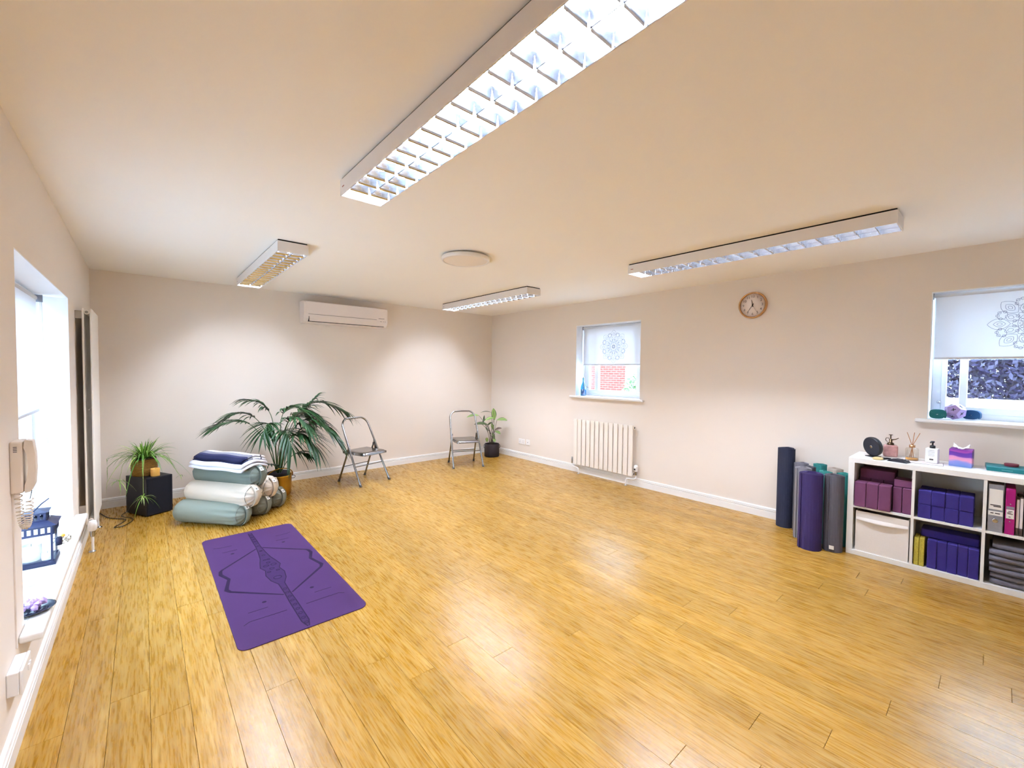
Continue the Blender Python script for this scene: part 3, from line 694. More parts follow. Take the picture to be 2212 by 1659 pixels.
# ------------------------------------------------------------------ folding chairs
def chair(label, cx, cy, rz):
    t = thing('folding_chair', label, 'chair', (cx, cy, 0), rz)   # faces local -y
    rT = .0125
    f = lambda z: -.225+.425*(z/.80)      # local y of the leaning frame at height z
    def U(s): # arch
        pts = [(-.225, f(0), .012), (-.216, f(.25), .25), (-.208, f(.5), .5), (-.203, f(.62), .62)]
        for k in range(1, 12):
            a_ = PI-PI*k/12; x = -.083*-1*0+ .115*math.cos(a_); 
            pts.append(((-.088 if math.cos(a_) < 0 else .088)+ .112*math.cos(a_) if abs(math.cos(a_)) > 1e-6 else 0, f(.69+.11*math.sin(a_)), .69+.11*math.sin(a_)))
        pts += [(.203, f(.62), .62), (.208, f(.5), .5), (.216, f(.25), .25), (.225, f(0), .012)]
        return pts
    MB().tube(U(0), rT, 12).obj('back_frame', 'chair_metal', t)
    for s in (-1, 1):
        MB().tube([(s*.190, f(.47)+.012, .47), (s*.193, .10, .30), (s*.200, .225, .012)], .0115, 10).obj('rear_leg', 'chair_metal', t)
        MB().tube([(s*.225, f(0)-.004, 0), (s*.2235, f(.035), .035)], [.017, .0145], 12).obj('foot_cap', 'rubber', t)
        MB().tube([(s*.2005, .229, 0), (s*.1985, .215, .035)], [.0165, .014], 12).obj('foot_cap', 'rubber', t)
        q = MB().prism([(f(.40)-.01, .385), (f(.40)+.035, .385), (f(.50)+.012, .50), (f(.50)-.004, .50)], s*.197-.002, s*.197+.002, 'yz'); q.obj('hinge_plate', 'chair_metal', t)
        MB().tube([(s*.186, .165, .392), (s*.192, .075, .34)], .005, 8).obj('seat_brace', 'chair_metal', t)
    MB().tube([(-.216, f(.225), .225), (.216, f(.225), .225)], .006, 8).obj('front_rung', 'chair_metal', t)
    MB().tube([(-.195, .142, .20), (.195, .142, .20)], .006, 8).obj('rear_rung', 'chair_metal', t)
    # pressed metal seat, slightly dished, rounded front
    nx, ny = 12, 12; V = []; F = []; V2 = []
    for j in range(ny+1):
        for i in range(nx+1):
            u = -1+2*i/nx; v = -1+2*j/ny
            hwid = .188 if v > -.4 else .188-.02*((-.4-v)/.6)**2
            x = u*hwid; y = -.035+.20*v
            edge = max(abs(u), abs(v)); z = .405-.004*(1-u*u)*(1-v*v)-.014*max(0, (edge-.85)/.15)**2
            V.append((x, y, z))
    for j in range(ny):
        for i in range(nx): F.append((j*(nx+1)+i, j*(nx+1)+i+1, (j+1)*(nx+1)+i+1, (j+1)*(nx+1)+i))
    ring = [i for i in range(nx+1)]+[(j)*(nx+1)+nx for j in range(1, ny+1)]+[ny*(nx+1)+i for i in range(nx-1, -1, -1)]+[j*(nx+1) for j in range(ny-1, 0, -1)]
    q = MB(); base = len(V); V = V+[(V[i][0], V[i][1], .366) for i in ring]; m_ = len(ring)
    F += [(ring[k], ring[(k+1) % m_], base+(k+1) % m_, base+k) for k in range(m_)]
    q.add(V, F, True); q.obj('seat', 'chair_metal', t)
    return t
chair('grey metal folding chair beside the arching palm', 2.132, 5.345, R(17))
chair('grey metal folding chair in front of the corner pot plant', 3.681, 5.302, R(-20.5))

# ------------------------------------------------------------------ plants
def leaf_strip(path, widths, fold=.25, side=None):
    """one blade along a path, folded at the midrib"""
    P = [Vector(p) for p in path]; k = len(P); V = []; F = []
    for i, p in enumerate(P):
        t = (P[min(i+1, k-1)]-P[max(i-1, 0)]).normalized()
        s = t.cross(Vector((0, 0, 1))) if side is None else side-t*side.dot(t)
        s = s.normalized() if s.length > 1e-4 else Vector((1, 0, 0)); n = s.cross(t).normalized(); wd = widths[i]
        V += [tuple(p-s*wd+n*wd*fold), tuple(p), tuple(p+s*wd+n*wd*fold)]
    for i in range(k-1):
        a_ = 3*i; F += [(a_, a_+1, a_+4, a_+3), (a_+1, a_+2, a_+5, a_+4)]
    return MB().add(V, F, True)
def leafmat(name, c1, c2, trans=.25):
    m = mat(name, c1, .45, noise=.25, nscale=14); b = m.node_tree.nodes['Principled BSDF']; return m
leafmat('palm_green', '#193f1a', '#2f7a3a'); leafmat('palm_stem', '#3d5a2c', '#3d5a2c')
t = thing('potted_palm', 'tall potted palm with long arching fronds behind the bolsters', 'plant', (1.15, 5.34, 0))
PB = Vector((1.15, 5.34, 0))
MB().lathe([(0, .008), (.085, .008), (.092, .02), (.108, .20), (.116, .262), (.108, .262), (.098, .21), (0, .205)], 28).obj('planter', mat('planter_dark', '#2a2024', .7, noise=.15), t)
MB().lathe([(0, .206), (.099, .209)], 20).obj('soil', mat('soil', '#2a1d16', .95, noise=.3, bump=.5), t)
rp = random.Random(21)
FR = [
 ([(1.13, 5.33, .26), (1.04, 5.32, .56), (.89, 5.30, .81), (.73, 5.29, .87), (.57, 5.28, .83)], .55, 15, .19),
 ([(1.14, 5.35, .26), (1.12, 5.37, .65), (1.09, 5.40, .90), (1.01, 5.42, 1.03), (.90, 5.44, 1.08)], .58, 13, .20),
 ([(1.16, 5.33, .26), (1.16, 5.30, .65), (1.17, 5.26, .90), (1.24, 5.20, 1.0), (1.38, 5.14, .97)], .55, 16, .24),
 ([(1.17, 5.35, .26), (1.24, 5.38, .62), (1.38, 5.42, .90), (1.60, 5.45, 1.03), (1.93, 5.46, .90)], .48, 18, .24),
 ([(1.17, 5.33, .26), (1.23, 5.28, .55), (1.38, 5.22, .76), (1.56, 5.16, .78), (1.74, 5.12, .60)], .42, 17, .22),
 ([(1.16, 5.31, .26), (1.18, 5.22, .52), (1.25, 5.12, .70), (1.34, 5.00, .71), (1.42, 4.92, .58)], .42, 15, .22),
 ([(1.13, 5.31, .26), (1.12, 5.22, .52), (1.13, 5.10, .74), (1.15, 4.98, .75), (1.18, 4.88, .60)], .45, 14, .20),
 ([(1.16, 5.37, .26), (1.22, 5.44, .60), (1.34, 5.52, .84), (1.48, 5.60, .90), (1.62, 5.68, .82)], .45, 14, .20),
 ([(1.13, 5.37, .26), (1.08, 5.42, .60), (.97, 5.47, .85), (.83, 5.52, .935), (.72, 5.56, .90)], .55, 12, .18),
 ([(1.17, 5.34, .26), (1.24, 5.34, .62), (1.40, 5.34, .92), (1.57, 5.34, 1.11)], .66, 7, .14),
 ([(1.14, 5.30, .26), (1.10, 5.22, .34), (1.04, 5.14, .40), (.98, 5.08, .42)], .5, 6, .10),
 ([(1.16, 5.30, .26), (1.22, 5.20, .42), (1.30, 5.12, .50), (1.38, 5.05, .48)], .45, 9, .14),
 ([(1.14, 5.31, .26), (1.15, 5.24, .58), (1.20, 5.14, .84), (1.27, 5.05, .90), (1.36, 4.97, .82)], .5, 15, .22),
 ([(1.16, 5.31, .26), (1.20, 5.26, .55), (1.30, 5.18, .80), (1.44, 5.10, .86), (1.60, 5.04, .74)], .48, 16, .22),
 ([(1.13, 5.33, .26), (1.10, 5.27, .58), (1.05, 5.20, .80), (1.00, 5.13, .84), (.95, 5.06, .76)], .55, 12, .18),
 ([(1.15, 5.34, .26), (1.19, 5.33, .60), (1.26, 5.32, .84), (1.40, 5.30, .93), (1.52, 5.28, .88)], .5, 14, .2),
]
for fi_, (pts, t0, nl, ll) in enumerate(FR):
    P = [p-PB for p in smooth_path(pts, 7)]; k = len(P)
    fr = MB().tube(P, [.0058-.0045*i/(k-1) for i in range(k)], 6).obj('frond', 'palm_stem', t)
    for j in range(nl+1):
        s = t0+(1-t0)*j/nl; fi = s*(k-1); i0 = min(int(fi), k-2); c = P[i0].lerp(P[i0+1], fi-i0); tg = (P[i0+1]-P[i0]).normalized()
        sd = tg.cross(Vector((0, 0, 1))); sd = sd.normalized() if sd.length > .05 else Vector((1, 0, 0))
        u = j/nl; nl2 = nl; L_ = 1.25*ll*(.65+.55*math.sin(PI*min(1, .15+u*.8)))*rp.uniform(.85, 1.1)
        for sg in ((-1, 1) if j < nl else (0,)):
            ang = R(58-38*u+rp.uniform(-6, 6)); d = (tg*math.cos(ang)+sd*sg*math.sin(ang)+Vector((0, 0, .12))).normalized() if sg else tg
            dr = rp.uniform(.45, .85)*(.55 if fi_ == 0 else 1.0); pth = []
            for q_ in range(6):
                v = q_/5; pth.append(c+d*L_*v+Vector((0, 0, -L_*dr*v*v*.75)))
            wd = [w_*.0135*(L_/.22)**.3 for w_ in (.35, .85, 1.0, .85, .5, .05)]
            leaf_strip(pth, wd, .3).obj('leaflet', 'palm_green', fr)
t = thing('brass_pot', 'polished brass jam pan style pot with swing handle holding the palm', 'pot', (1.15, 5.34, 0))
MB().lathe([(0, 0), (.112, 0), (.124, .012), (.129, .10), (.132, .215), (.142, .235), (.139, .236), (.128, .218), (.124, .10), (.118, .016), (0, .006)], 36).obj('bowl', mat('brass_pot', '#c79a3a', .22, metal=1.0, noise=.12, nscale=10, bump=.06, bscale=14), t)
hp = [(-.135*math.cos(a_), -.03-.10*math.sin(a_), .215+.11*math.sin(a_)) for a_ in [PI*k/14 for k in range(15)]]
MB().tube(hp, .006, 8).obj('swing_handle', 'brass_pot', t)
MB().tube([(.131, .0, .20), (.155, -.01, .205), (.172, -.012, .19), (.160, -.008, .172), (.131, 0, .17)], .003, 6).obj('ring_handle', 'dark_gap', t)

# calathea in a dark felt pot
CP = Vector((4.395, 5.545, 0)); cr = Vector((.784, -.621, 0)); cfw = Vector((.621, .784, 0))
t = thing('calathea_plant', 'leafy striped houseplant in the dark pot standing in the corner', 'plant', tuple(CP))
def stripe_leaf(name, c_edge, c_mid, c_rib):
    m = bpy.data.materials.new(name); m.use_nodes = True; nt = m.node_tree; b = nt.nodes['Principled BSDF']
    at = nt.nodes.new('ShaderNodeUVMap'); sp = nt.nodes.new('ShaderNodeSeparateXYZ'); nt.links.new(at.outputs[0], sp.inputs[0])
    r = ramp(nt, [(0, c_rib), (.10, c_rib), (.16, c_mid), (.62, c_mid), (.8, c_edge), (1, c_edge)], sp.outputs[0])
    nt.links.new(r.outputs[0], b.inputs['Base Color']); b.inputs['Roughness'].default_value = .4; MATS[name] = m
stripe_leaf('calathea_leaf', '#3f6a33', '#9db86a', '#2e4a24'); stripe_leaf('calathea_dark', '#2a2a20', '#566b3b', '#241d1c'); stripe_leaf('calathea_red', '#4a3330', '#77604e', '#3a2226')
def K(zx, zy, dep=0.0): return cr*((zx-686)*.000698)+cfw*dep+Vector((0, 0, (1393-zy)*.000698))
LV = [((740, 515), (715, 235), 52, -.02, 'calathea_leaf'), ((735, 475), (522, 520), 42, -.05, 'calathea_leaf'), ((800, 525), (1050, 530), 46, .0, 'calathea_leaf'),
 ((375, 420), (80, 465), 36, .02, 'calathea_leaf'), ((590, 640), (260, 630), 42, .0, 'calathea_dark'), ((675, 350), (405, 350), 10, .06, 'calathea_dark'),
 ((480, 580), (502, 410), 18, .05, 'calathea_dark'), ((750, 765), (920, 712), 34, -.03, 'calathea_red'), ((755, 785), (890, 850), 38, -.04, 'calathea_leaf'),
 ((722, 765), (670, 600), 34, .02, 'calathea_leaf'), ((690, 820), (750, 970), 32, -.05, 'calathea_dark'), ((715, 950), (765, 1035), 34, -.06, 'calathea_leaf'),
 ((560, 1030), (590, 930), 38, -.07, 'calathea_leaf'), ((575, 660), (690, 580), 26, .0, 'calathea_dark'), ((525, 690), (592, 765), 18, -.03, 'calathea_dark'), ((430, 620), (560, 500), 22, .03, 'calathea_dark')]
for i, (b0, t0, wd, dep, m) in enumerate(LV):
    B_, T_ = K(*b0, dep), K(*t0, dep-.02); ax = T_-B_; n_ = 8; pth = []; wds = []
    for q_ in range(n_+1):
        v = q_/n_; pth.append(B_+ax*v+Vector((0, 0, .10*ax.length*math.sin(PI*v)*(1 if abs(ax.z) < .1 else .2)))); wds.append(max(.0015, wd*.000698*1.15*math.sin(PI*min(.985, max(.04, v)))**.75))
    toward = (-cfw*.6+Vector((0, 0, .8))); sd = ax.cross(toward).normalized()
    lf = leaf_strip(pth, wds, .22, sd).obj('leaf', m, t)
    uv = lf.data.uv_layers.new(name='UVMap')
    for lp in lf.data.loops: uv.data[lp.index].uv = (0.0 if lp.vertex_index % 3 == 1 else 1.0, 0.5)
    foot = Vector((0, 0, .175))+cr*random.Random(i).uniform(-.04, .04)+cfw*random.Random(i+50).uniform(-.03, .03)
    mid = foot.lerp(B_, .55)+Vector((0, 0, .03))-cr*.2*(B_-foot).dot(cr)
    MB().tube(smooth_path([foot, mid, B_], 5), [.0035]*10+[.0022], 6).obj('stem', mat('calathea_stem', '#4b3f30', .6, noise=.2), t)
t = thing('felt_pot', 'dark brown felt pot with side loops in the corner holding the leafy plant', 'pot', tuple(CP))
MB().lathe([(0, 0), (.118, 0), (.124, .006), (.126, .10), (.124, .205), (.121, .213), (.116, .205), (.117, .17), (0, .17)], 32).obj('pot', mat('felt_brown', '#2c2324', .95, noise=.2, nscale=80, bump=.2, bscale=200), t)
for s in (-1, 1):
    c = cr*s*.126; MB().tube([tuple(c*.98+Vector((0, 0, .20))), tuple(c*1.06+Vector((0, 0, .185))), tuple(c*1.06+Vector((0, 0, .155))), tuple(c*.99+Vector((0, 0, .14)))], .006, 6).obj('side_loop', 'felt_brown', t)

# black box speaker with spider plant and candle
SR = R(27.3)
t = thing('black_speaker_box', 'matt black box standing on the floor under the spider plant', 'speaker', (.035, 5.505, 0), SR)
MB().box(-.112, .112, -.165, .165, .008, .37, bev=.003).obj('cabinet', mat('speaker_black', '#13131c', .45, noise=.15, nscale=40), t)
MB().box(-.112+.012, .112-.012, -.1665, -.1648, .02, .36).obj('grille', mat('grille_black', '#0f0f18', .9, noise=.1, bump=.2, bscale=300), t)
for sx in (-1, 1):
    for sy in (-1, 1): MB().lathe([(.012, 0), (.014, .008)], 10, Matrix.Translation((sx*.09, sy*.14, 0))).obj('rubber_foot', 'rubber', t)
t = thing('power_cable', 'loose black power cable on the floor beside the black box', 'cable', (-.15, 5.5, 0))
cpts = [(-.18, .22, .006), (-.12, .02, .006), (-.05, -.08, .006), (.01, -.16, .006), (-.02, -.27, .006), (-.06, -.36, .006), (.0, -.36, .006), (.06, -.24, .006), (.05, -.14, .006), (.0, -.10, .014), (-.02, .0, .012), (.03, .06, .04), (.04, .11, .12), (.045, .13, .17)]
MB().tube(smooth_path(cpts, 6), .0035, 6).obj('cable', 'black', t)
t = thing('spider_plant', 'trailing spider plant with narrow striped leaves on the black box', 'plant', (.0, 5.545, .37))
leafmat('spider_green', '#6f9c35', '#6f9c35'); leafmat('spider_pale', '#a8bd6a', '#a8bd6a'); leafmat('spider_dark', '#4d7a2b', '#4d7a2b')
MB().lathe([(0, .002), (.060, .002), (.074, .15), (.078, .158), (.072, .158), (.064, .13), (0, .125)], 20).obj('inner_pot', 'black', t)
MB().lathe([(0, .126), (.066, .13)], 16).obj('soil', 'soil', t)
rs = random.Random(12)
def spider_leaf(c, az, elev, L_, droop, wd, parent, m):
    d = Vector((math.cos(az)*math.cos(elev), math.sin(az)*math.cos(elev), math.sin(elev))); pth = []
    for q_ in range(9):
        v = q_/8; p_ = c+d*L_*v+Vector((0, 0, -droop*L_*v**2.2))
        p_.x = max(p_.x, -.27); p_.y = min(p_.y, .345); pth.append(p_)
    leaf_strip(pth, [wd*x for x in (.6, .95, 1, 1, .95, .85, .65, .4, .05)], .35).obj('leaf', m, parent)
for k in range(125):
    az = k*2.39996+rs.uniform(-.2, .2); ring = (k+.5)/125
    spider_leaf(Vector((.02*math.cos(az), .02*math.sin(az), .15)), az, R(82-55*ring+rs.uniform(-8, 8)), rs.uniform(.24, .42)*(1.05-.2*(1-ring)), rs.uniform(.35, 1.05)*(.5+.7*ring), rs.uniform(.0045, .0068), t, rs.choice(['spider_green', 'spider_pale', 'spider_dark', 'spider_green']))
for (run, tip) in (([(.02, -.03, .15), (.0, -.16, .17), (-.01, -.235, .02), (-.012, -.25, -.17)], 16), ([(-.03, -.02, .15), (-.14, -.06, .15), (-.17, -.09, .05), (-.18, -.1, -.02)], 11), ([(.03, 0, .16), (.16, 0, .20), (.22, -.02, .06), (.28, -.03, -.05)], 4)):
    rn = MB().tube(smooth_path(run, 5), .0016, 5).obj('runner', 'spider_pale', t); c = Vector(run[-1])
    for k in range(tip): spider_leaf(c, k*2.4, R(rs.uniform(-10, 55)), rs.uniform(.07, .14) if tip > 5 else .05, rs.uniform(.5, 1.2), .0035, rn, rs.choice(['spider_green', 'spider_pale']))
t = thing('wicker_basket', 'small woven brown basket around the spider plant on the black box', 'basket', (.0, 5.545, .37))
q = MB()
for k in range(13):
    r_ = .080+.016*math.sin(PI*(k+2)/16); zz = .005+k*.0122
    q.tube([(r_*math.cos(a_)+.003*math.cos(a_)*math.cos(14*a_+PI*(k % 2)), r_*math.sin(a_)+.003*math.sin(a_)*math.cos(14*a_+PI*(k % 2)), zz) for a_ in [2*PI*j/42 for j in range(42)]], .0066, 6, closed=True)
q.obj('weave', mat('wicker', '#8a6224', .8, noise=.35, nscale=50), t)
MB().tube([(.088*math.cos(a_), .088*math.sin(a_), .165) for a_ in [2*PI*j/30 for j in range(30)]], .007, 6, closed=True).obj('rim', mat('wicker_dark', '#2f2214', .8, noise=.2), t)
candle('honey yellow candle on the front of the black box beside the basket', .080, 5.415, .37, .036, .076, mat('honey_wax', '#d9a24a', .5, noise=.08))

# ------------------------------------------------------------------ bolsters and towels
mat('sage', '#848c81', .9, noise=.05, nscale=120, bump=.12, bscale=250); mat('cream', '#d2c5b4', .9, noise=.04, nscale=120, bump=.12, bscale=250); mat('olive_grey', '#7a7a6c', .9, noise=.06, nscale=140, bump=.15, bscale=250)
mat('tag_white', '#efece6', .7, noise=.02)
def bolster(label, cx, cy, cz, m, ang=-45, L_=.66, r=.113, sq=.92):
    """axis along local x; gathered end with strap at +x"""
    t = thing('yoga_bolster', label, 'bolster', (cx, cy, cz), R(ang), 'bolsters stacked in a pyramid')
    hl = L_/2; prof = [(-hl, .0), (-hl+.002, .035), (-hl+.010, .068), (-hl+.028, .092), (-hl+.055, r*.985), (-hl+.10, r), (-hl+.3, r), (0, r*1.005), (hl-.3, r), (hl-.16, r), (hl-.12, r*.995), (hl-.085, r*.985), (hl-.06, r*.96), (hl-.035, .088), (hl-.014, .066), (hl-.003, .036), (hl, 0)]
    n = 72; V = []; F = []; rg_ = random.Random(int(cx*1000+cz*77))
    ph = [rg_.uniform(0, 6) for _ in range(3)]
    for (x, rr) in prof:
        wk = 0.0
        if x > hl-.20: wk = min(1, (x-(hl-.20))/.10)*.075
        if x < -hl+.1: wk = min(1, (-hl+.1-x)/.06)*.02
        for j in range(n):
            a_ = 2*PI*j/n; q_ = rr*(1+wk*(.6*math.cos(9*a_+ph[0])+.5*math.cos(14*a_+ph[1]))); z_ = q_*math.sin(a_)*sq
            V.append((x, q_*math.cos(a_)*1.03, max(z_, -r*sq*.94)))
    for i in range(len(prof)-1):
        for j in range(n): F.append((i*n+j, i*n+(j+1) % n, (i+1)*n+(j+1) % n, (i+1)*n+j))
    MB().add(V, F, True).obj('cover', m, t)
    # strap sewn over the gathered end
    pts = []
    for k in range(17):
        a_ = R(-62+124*k/16+90*0); 
        zz = 1.03*r*sq*math.sin(R(-75+150*k/16)); xx = hl-.075+.086*math.cos(R(-75+150*k/16))
        pts.append((xx, zz))
    V = []; F = []
    for k, (xx, zz) in enumerate(pts):
        for yy in (-.026, .026): V.append((xx+.004, yy-.004, zz))
    for k in range(16): F.append((2*k, 2*k+1, 2*k+3, 2*k+2))
    o = MB().add(V, F, True).obj('carry_strap', m, t); sd = o.modifiers.new('thick', 'SOLIDIFY'); sd.thickness = .004
    MT = Matrix.Translation((hl-.004, -.006, .066)) @ Matrix.Rotation(R(-42), 4, 'Y')
    g = MB().box(-.003, .003, -.017, .017, -.020, .020, bev=.001, mtx=MT).obj('fabric_tag', 'tag_white', t)
    MB().box(.003, .0038, -.007, .007, -.011, .006, mtx=MT).obj('tag_print', mat('tag_grey', '#8f908a', .8, noise=.05), g)
    # piped seam round the end cap
    MB().tube([(hl-.040, .0955*1.03*math.cos(a_), max(.0955*math.sin(a_)*sq, -r*sq*.93)) for a_ in [2*PI*j/40 for j in range(40)]], .0022, 6, closed=True).obj('piping', mat('piping_grey', '#85887f', .9, noise=.1), t)
    return t
mat('sage_dark', '#6c756c', .9, noise=.05, nscale=120, bump=.12, bscale=250)
bolster('pale sage bolster at the floor in front of the stack, next to the mat', .474, 4.742, .104, 'sage', -49, .71)
bolster('olive grey bolster on the floor between the two other floor bolsters', .666, 4.945, .104, 'olive_grey', -48, .74)
bolster('olive grey bolster on the floor against the brass pot', .845, 5.105, .104, 'olive_grey', -48, .72)
bolster('cream bolster resting on the pale sage floor bolster', .560, 4.775, .262, 'cream', -55, .77)
bolster('cream bolster on the second layer beside the brass pot', .748, 4.972, .262, 'cream', -53, .74)
bolster('grey sage bolster on top of the stack under the striped towel', .620, 4.812, .430, 'sage_dark', -55, .74)
# folded towels draped over the top bolster
def folded(name, label, cx, cy, cz, ang, L_, W_, th, layers, mats, cat, sag=.02, group=None):
    """stack of folded layers; fold loops at -y side, each layer follows the round bolster below"""
    t = thing(name, label, cat, (cx, cy, cz), R(ang), group)
    nl, nw = 14, 12
    for k in range(layers):
        z0_ = k*th; V = []; F = []
        prof = []
        hw_ = W_/2-.004*k
        for j in range(nw+1): prof.append((-hw_+2*hw_*j/nw, 0))
        loop = []
        top = [(u, th*.94) for u, _ in prof]; bot = [(u, 0) for u, _ in prof]
        rnd = [(-hw_-th*.42*math.sin(PI*q_/5), th*.47-th*.47*math.cos(PI*q_/5)) for q_ in range(1, 5)]
        rnd2 = [(hw_+th*.42*math.sin(PI*q_/5), th*.47-th*.47*math.cos(PI*q_/5)) for q_ in range(1, 5)]
        loop = bot+rnd2+list(reversed(top))+list(reversed(rnd))
        m_ = len(loop)
        for i in range(nl+1):
            v = -1+2*i/nl; x = v*(L_/2-.003*((k*5) % 3))
            e = 1-.25*max(0, abs(v)-.9)/.1
            for (u, z) in loop: V.append((x, u*(1-.01*abs(v)), z0_+th*.47+(z-th*.47)*e-sag*(abs(u)/(W_/2))**2+.004*math.sin(5*v+k)))
        for i in range(nl):
            for j in range(m_): F.append((i*m_+j, i*m_+(j+1) % m_, (i+1)*m_+(j+1) % m_, (i+1)*m_+j))
        F += [tuple(range(m_-1, -1, -1)), tuple(range(nl*m_, (nl+1)*m_))]
        MB().add(V, F, True).obj('folded_layer', mats[k % len(mats)], t)
    return t
mat('towel_white', '#dcdce6', .95, noise=.03, nscale=200, bump=.3, bscale=300); mat('towel_navy', '#1d2040', .95, noise=.1, nscale=200, bump=.3, bscale=300)
axis_mat('towel_stripes', 1, [(0, '#171a38'), (.20, '#171a38'), (.21, '#2c2e4c'), (.28, '#2c2e4c'), (.29, '#74747e'), (.45, '#74747e'), (.46, '#e3e3ea'), (.72, '#e3e3ea'), (.73, '#33333c'), (.77, '#e3e3ea'), (1, '#e3e3ea')], .95, -.15, .15, interp='CONSTANT')
folded('folded_towel', 'thick white towel folded flat on the top bolster', .606, 4.785, .530, -58, .64, .27, .030, 2, ['towel_white', 'towel_white'], 'towel', .035)
folded('striped_towel', 'navy grey and white striped towel folded on the white towel', .616, 4.805, .588, -58, .60, .25, .022, 2, ['towel_stripes', 'towel_stripes'], 'towel', .035)

# ------------------------------------------------------------------ rolled mats by the shelf
def rolled(label, x, y, h, r, col, turns=5, start=0.0, th=.0045, tilt=(0, 0)):
    m = mat('mat_'+col.strip('#'), col, .85, noise=.06, nscale=30, bump=.08, bscale=300)
    t = thing('rolled_mat', label, 'yoga mat', (x, y, 0), start, 'rolled mats standing by the shelf')
    N_ = int(turns*26); V = []; F = []; r0 = r-turns*(r*.62/turns)
    for k in range(N_+1):
        s = k/N_; a_ = s*turns*2*PI; rr = r0+(r-r0-th*.5)*s; ov = .006*math.sin(3*a_)*.3
        for (rd, zz) in ((-th/2, 0), (th/2, 0), (th/2, h), (-th/2, h)):
            dz = 0 if zz == 0 else .008*(1-s)+.002*math.sin(a_*2)
            V.append(((rr+rd)*math.cos(a_), (rr+rd)*math.sin(a_), zz+dz))
    for k in range(N_):
        a_ = 4*k; b_ = a_+4; F += [(a_, b_, b_+1, a_+1), (a_+1, b_+1, b_+2, a_+2), (a_+2, b_+2, b_+3, a_+3), (a_+3, b_+3, b_, a_)]
    F += [(0, 1, 2, 3), (4*N_+3, 4*N_+2, 4*N_+1, 4*N_)]
    o = MB().add(V, F, False).obj('mat_roll', m, t); return t
rolled('tall dark navy rolled mat standing against the wall', 4.540, 1.288, .735, .072, '#22263a', 5, -1.2)
rolled('slate grey rolled mat standing next to the tall navy roll', 4.500, 1.153, .622, .058, '#6c6a72', 5, 2.0)
rolled('light grey rolled mat standing between the slate and purple rolls', 4.335, 1.095, .612, .064, '#817e82', 5, 2.6)
rolled('deep purple rolled mat standing in front of the other rolls', 4.130, .985, .618, .086, '#34275a', 6, 2.4)
charcoal = rolled('dark charcoal rolled mat with white label against the shelf side', 4.225, .850, .612, .070, '#58555d', 5, 2.8)
rolled('narrow black edged rolled mat wedged behind the light grey roll', 4.440, 1.068, .612, .040, '#4c4a52', 4, .5)
rolled('teal rolled mat standing at the wall behind the group', 4.565, 1.030, .622, .056, '#2c7d79', 4, 1.2)
rolled('bright teal rolled mat in the middle of the group', 4.350, .940, .606, .050, '#3a8f86', 4, .3)
rolled('beige rolled mat standing at the wall next to the shelf', 4.520, .905, .612, .060, '#b7aa9d', 4, 3.4)
rolled('teal green rolled mat tucked against the shelf side', 4.400, .828, .604, .046, '#2f857d', 4, 1.9)
MB().box(.0695, .0708, -.016, .016, .025, .055, mtx=Matrix.Rotation(R(185)-2.8, 4, 'Z')).obj('care_label', 'tag_white', charcoal)

# ------------------------------------------------------------------ cube shelf
SX0, SX1, SY1, SH = 4.25, 4.645, .770, .772
NC = 4; TO, TI = .039, .0165; CW = .3345
SY0 = SY1-(2*TO+NC*CW+(NC-1)*TI)
t = thing('cube_shelf', 'white cube shelf with eight compartments under the large window', 'shelf', (SX0, SY1, 0))
dp = SX1-SX0; SL = SY1-SY0
MB().box(0, dp, -SL, 0, SH-TO, SH, bev=.0015).obj('top_board', 'shelf_white', t)
MB().box(0, dp, -SL, 0, 0, TO, bev=.0015).obj('base_board', 'shelf_white', t)
for yy in (0, -SL+TO): MB().box(0, dp, yy-TO, yy, TO, SH-TO, bev=.001).obj('side_board', 'shelf_white', t)
ZM = (TO+(SH-TO))/2
colY = [-TO-i*(CW+TI) for i in range(NC)]     # left (larger y) edge of each column
for i in range(1, NC): MB().box(.002, dp-.006, colY[i], colY[i]+TI, TO, SH-TO, bev=.0008).obj('divider', 'shelf_white', t)
for i in range(NC): MB().box(.002, dp-.006, colY[i]-CW, colY[i], ZM-TI/2, ZM+TI/2, bev=.0008).obj('shelf_board', 'shelf_white', t)
MB().box(dp-.006, dp-.002, -SL+TO, -TO, TO, SH-TO).obj('back_panel', 'shelf_white', t)
cy = [SY1+c for c in colY]; Z_UP = ZM+TI/2; Z_LO = TO
def block(label, x, y, z, dx, dy, dz, m, group, rz=0.0):
    t = thing('yoga_block', label, 'yoga block', (x+dx/2, y+dy/2, z), rz, group)
    MB().box(-dx/2, dx/2, -dy/2, dy/2, 0, dz, bev=.0045, seg=2, smooth=False).obj('foam', m, t); return t
mat('plum', '#683858', .85, noise=.05, nscale=90, bump=.08, bscale=300); mat('violet', '#2f2472', .85, noise=.05, nscale=90, bump=.08, bscale=300)
mat('lime_cork', '#b5a53f', .9, noise=.5, nscale=140, bump=.15, bscale=200)
g = 'plum foam blocks in the top end compartment'
ORD = ['first', 'second', 'third', 'fourth', 'fifth']
for k in range(3): block('%s front plum block counted from the rolled mats end of the shelf' % ORD[k], 4.236, cy[0]-.004-(k+1)*.0725, Z_UP, .12, .0705, .192, 'plum', g)
for k in range(4): block('%s back row plum block from the rolled mats end, behind the front ones' % ORD[k], 4.40, cy[0]-.004-(k+1)*.0765, Z_UP, .12, .0745, .205, 'plum', g+' back row')
block('plum foam block lying flat across the back row of plum blocks', 4.38, cy[0]-.225, Z_UP+.207, .15, .21, .075, 'plum', None)
for k in range(1): block('plum foam block lying on the upright plum blocks beside the divider', 4.30, cy[0]-.329, Z_UP+.192, .12, .098, .055, 'plum', None)
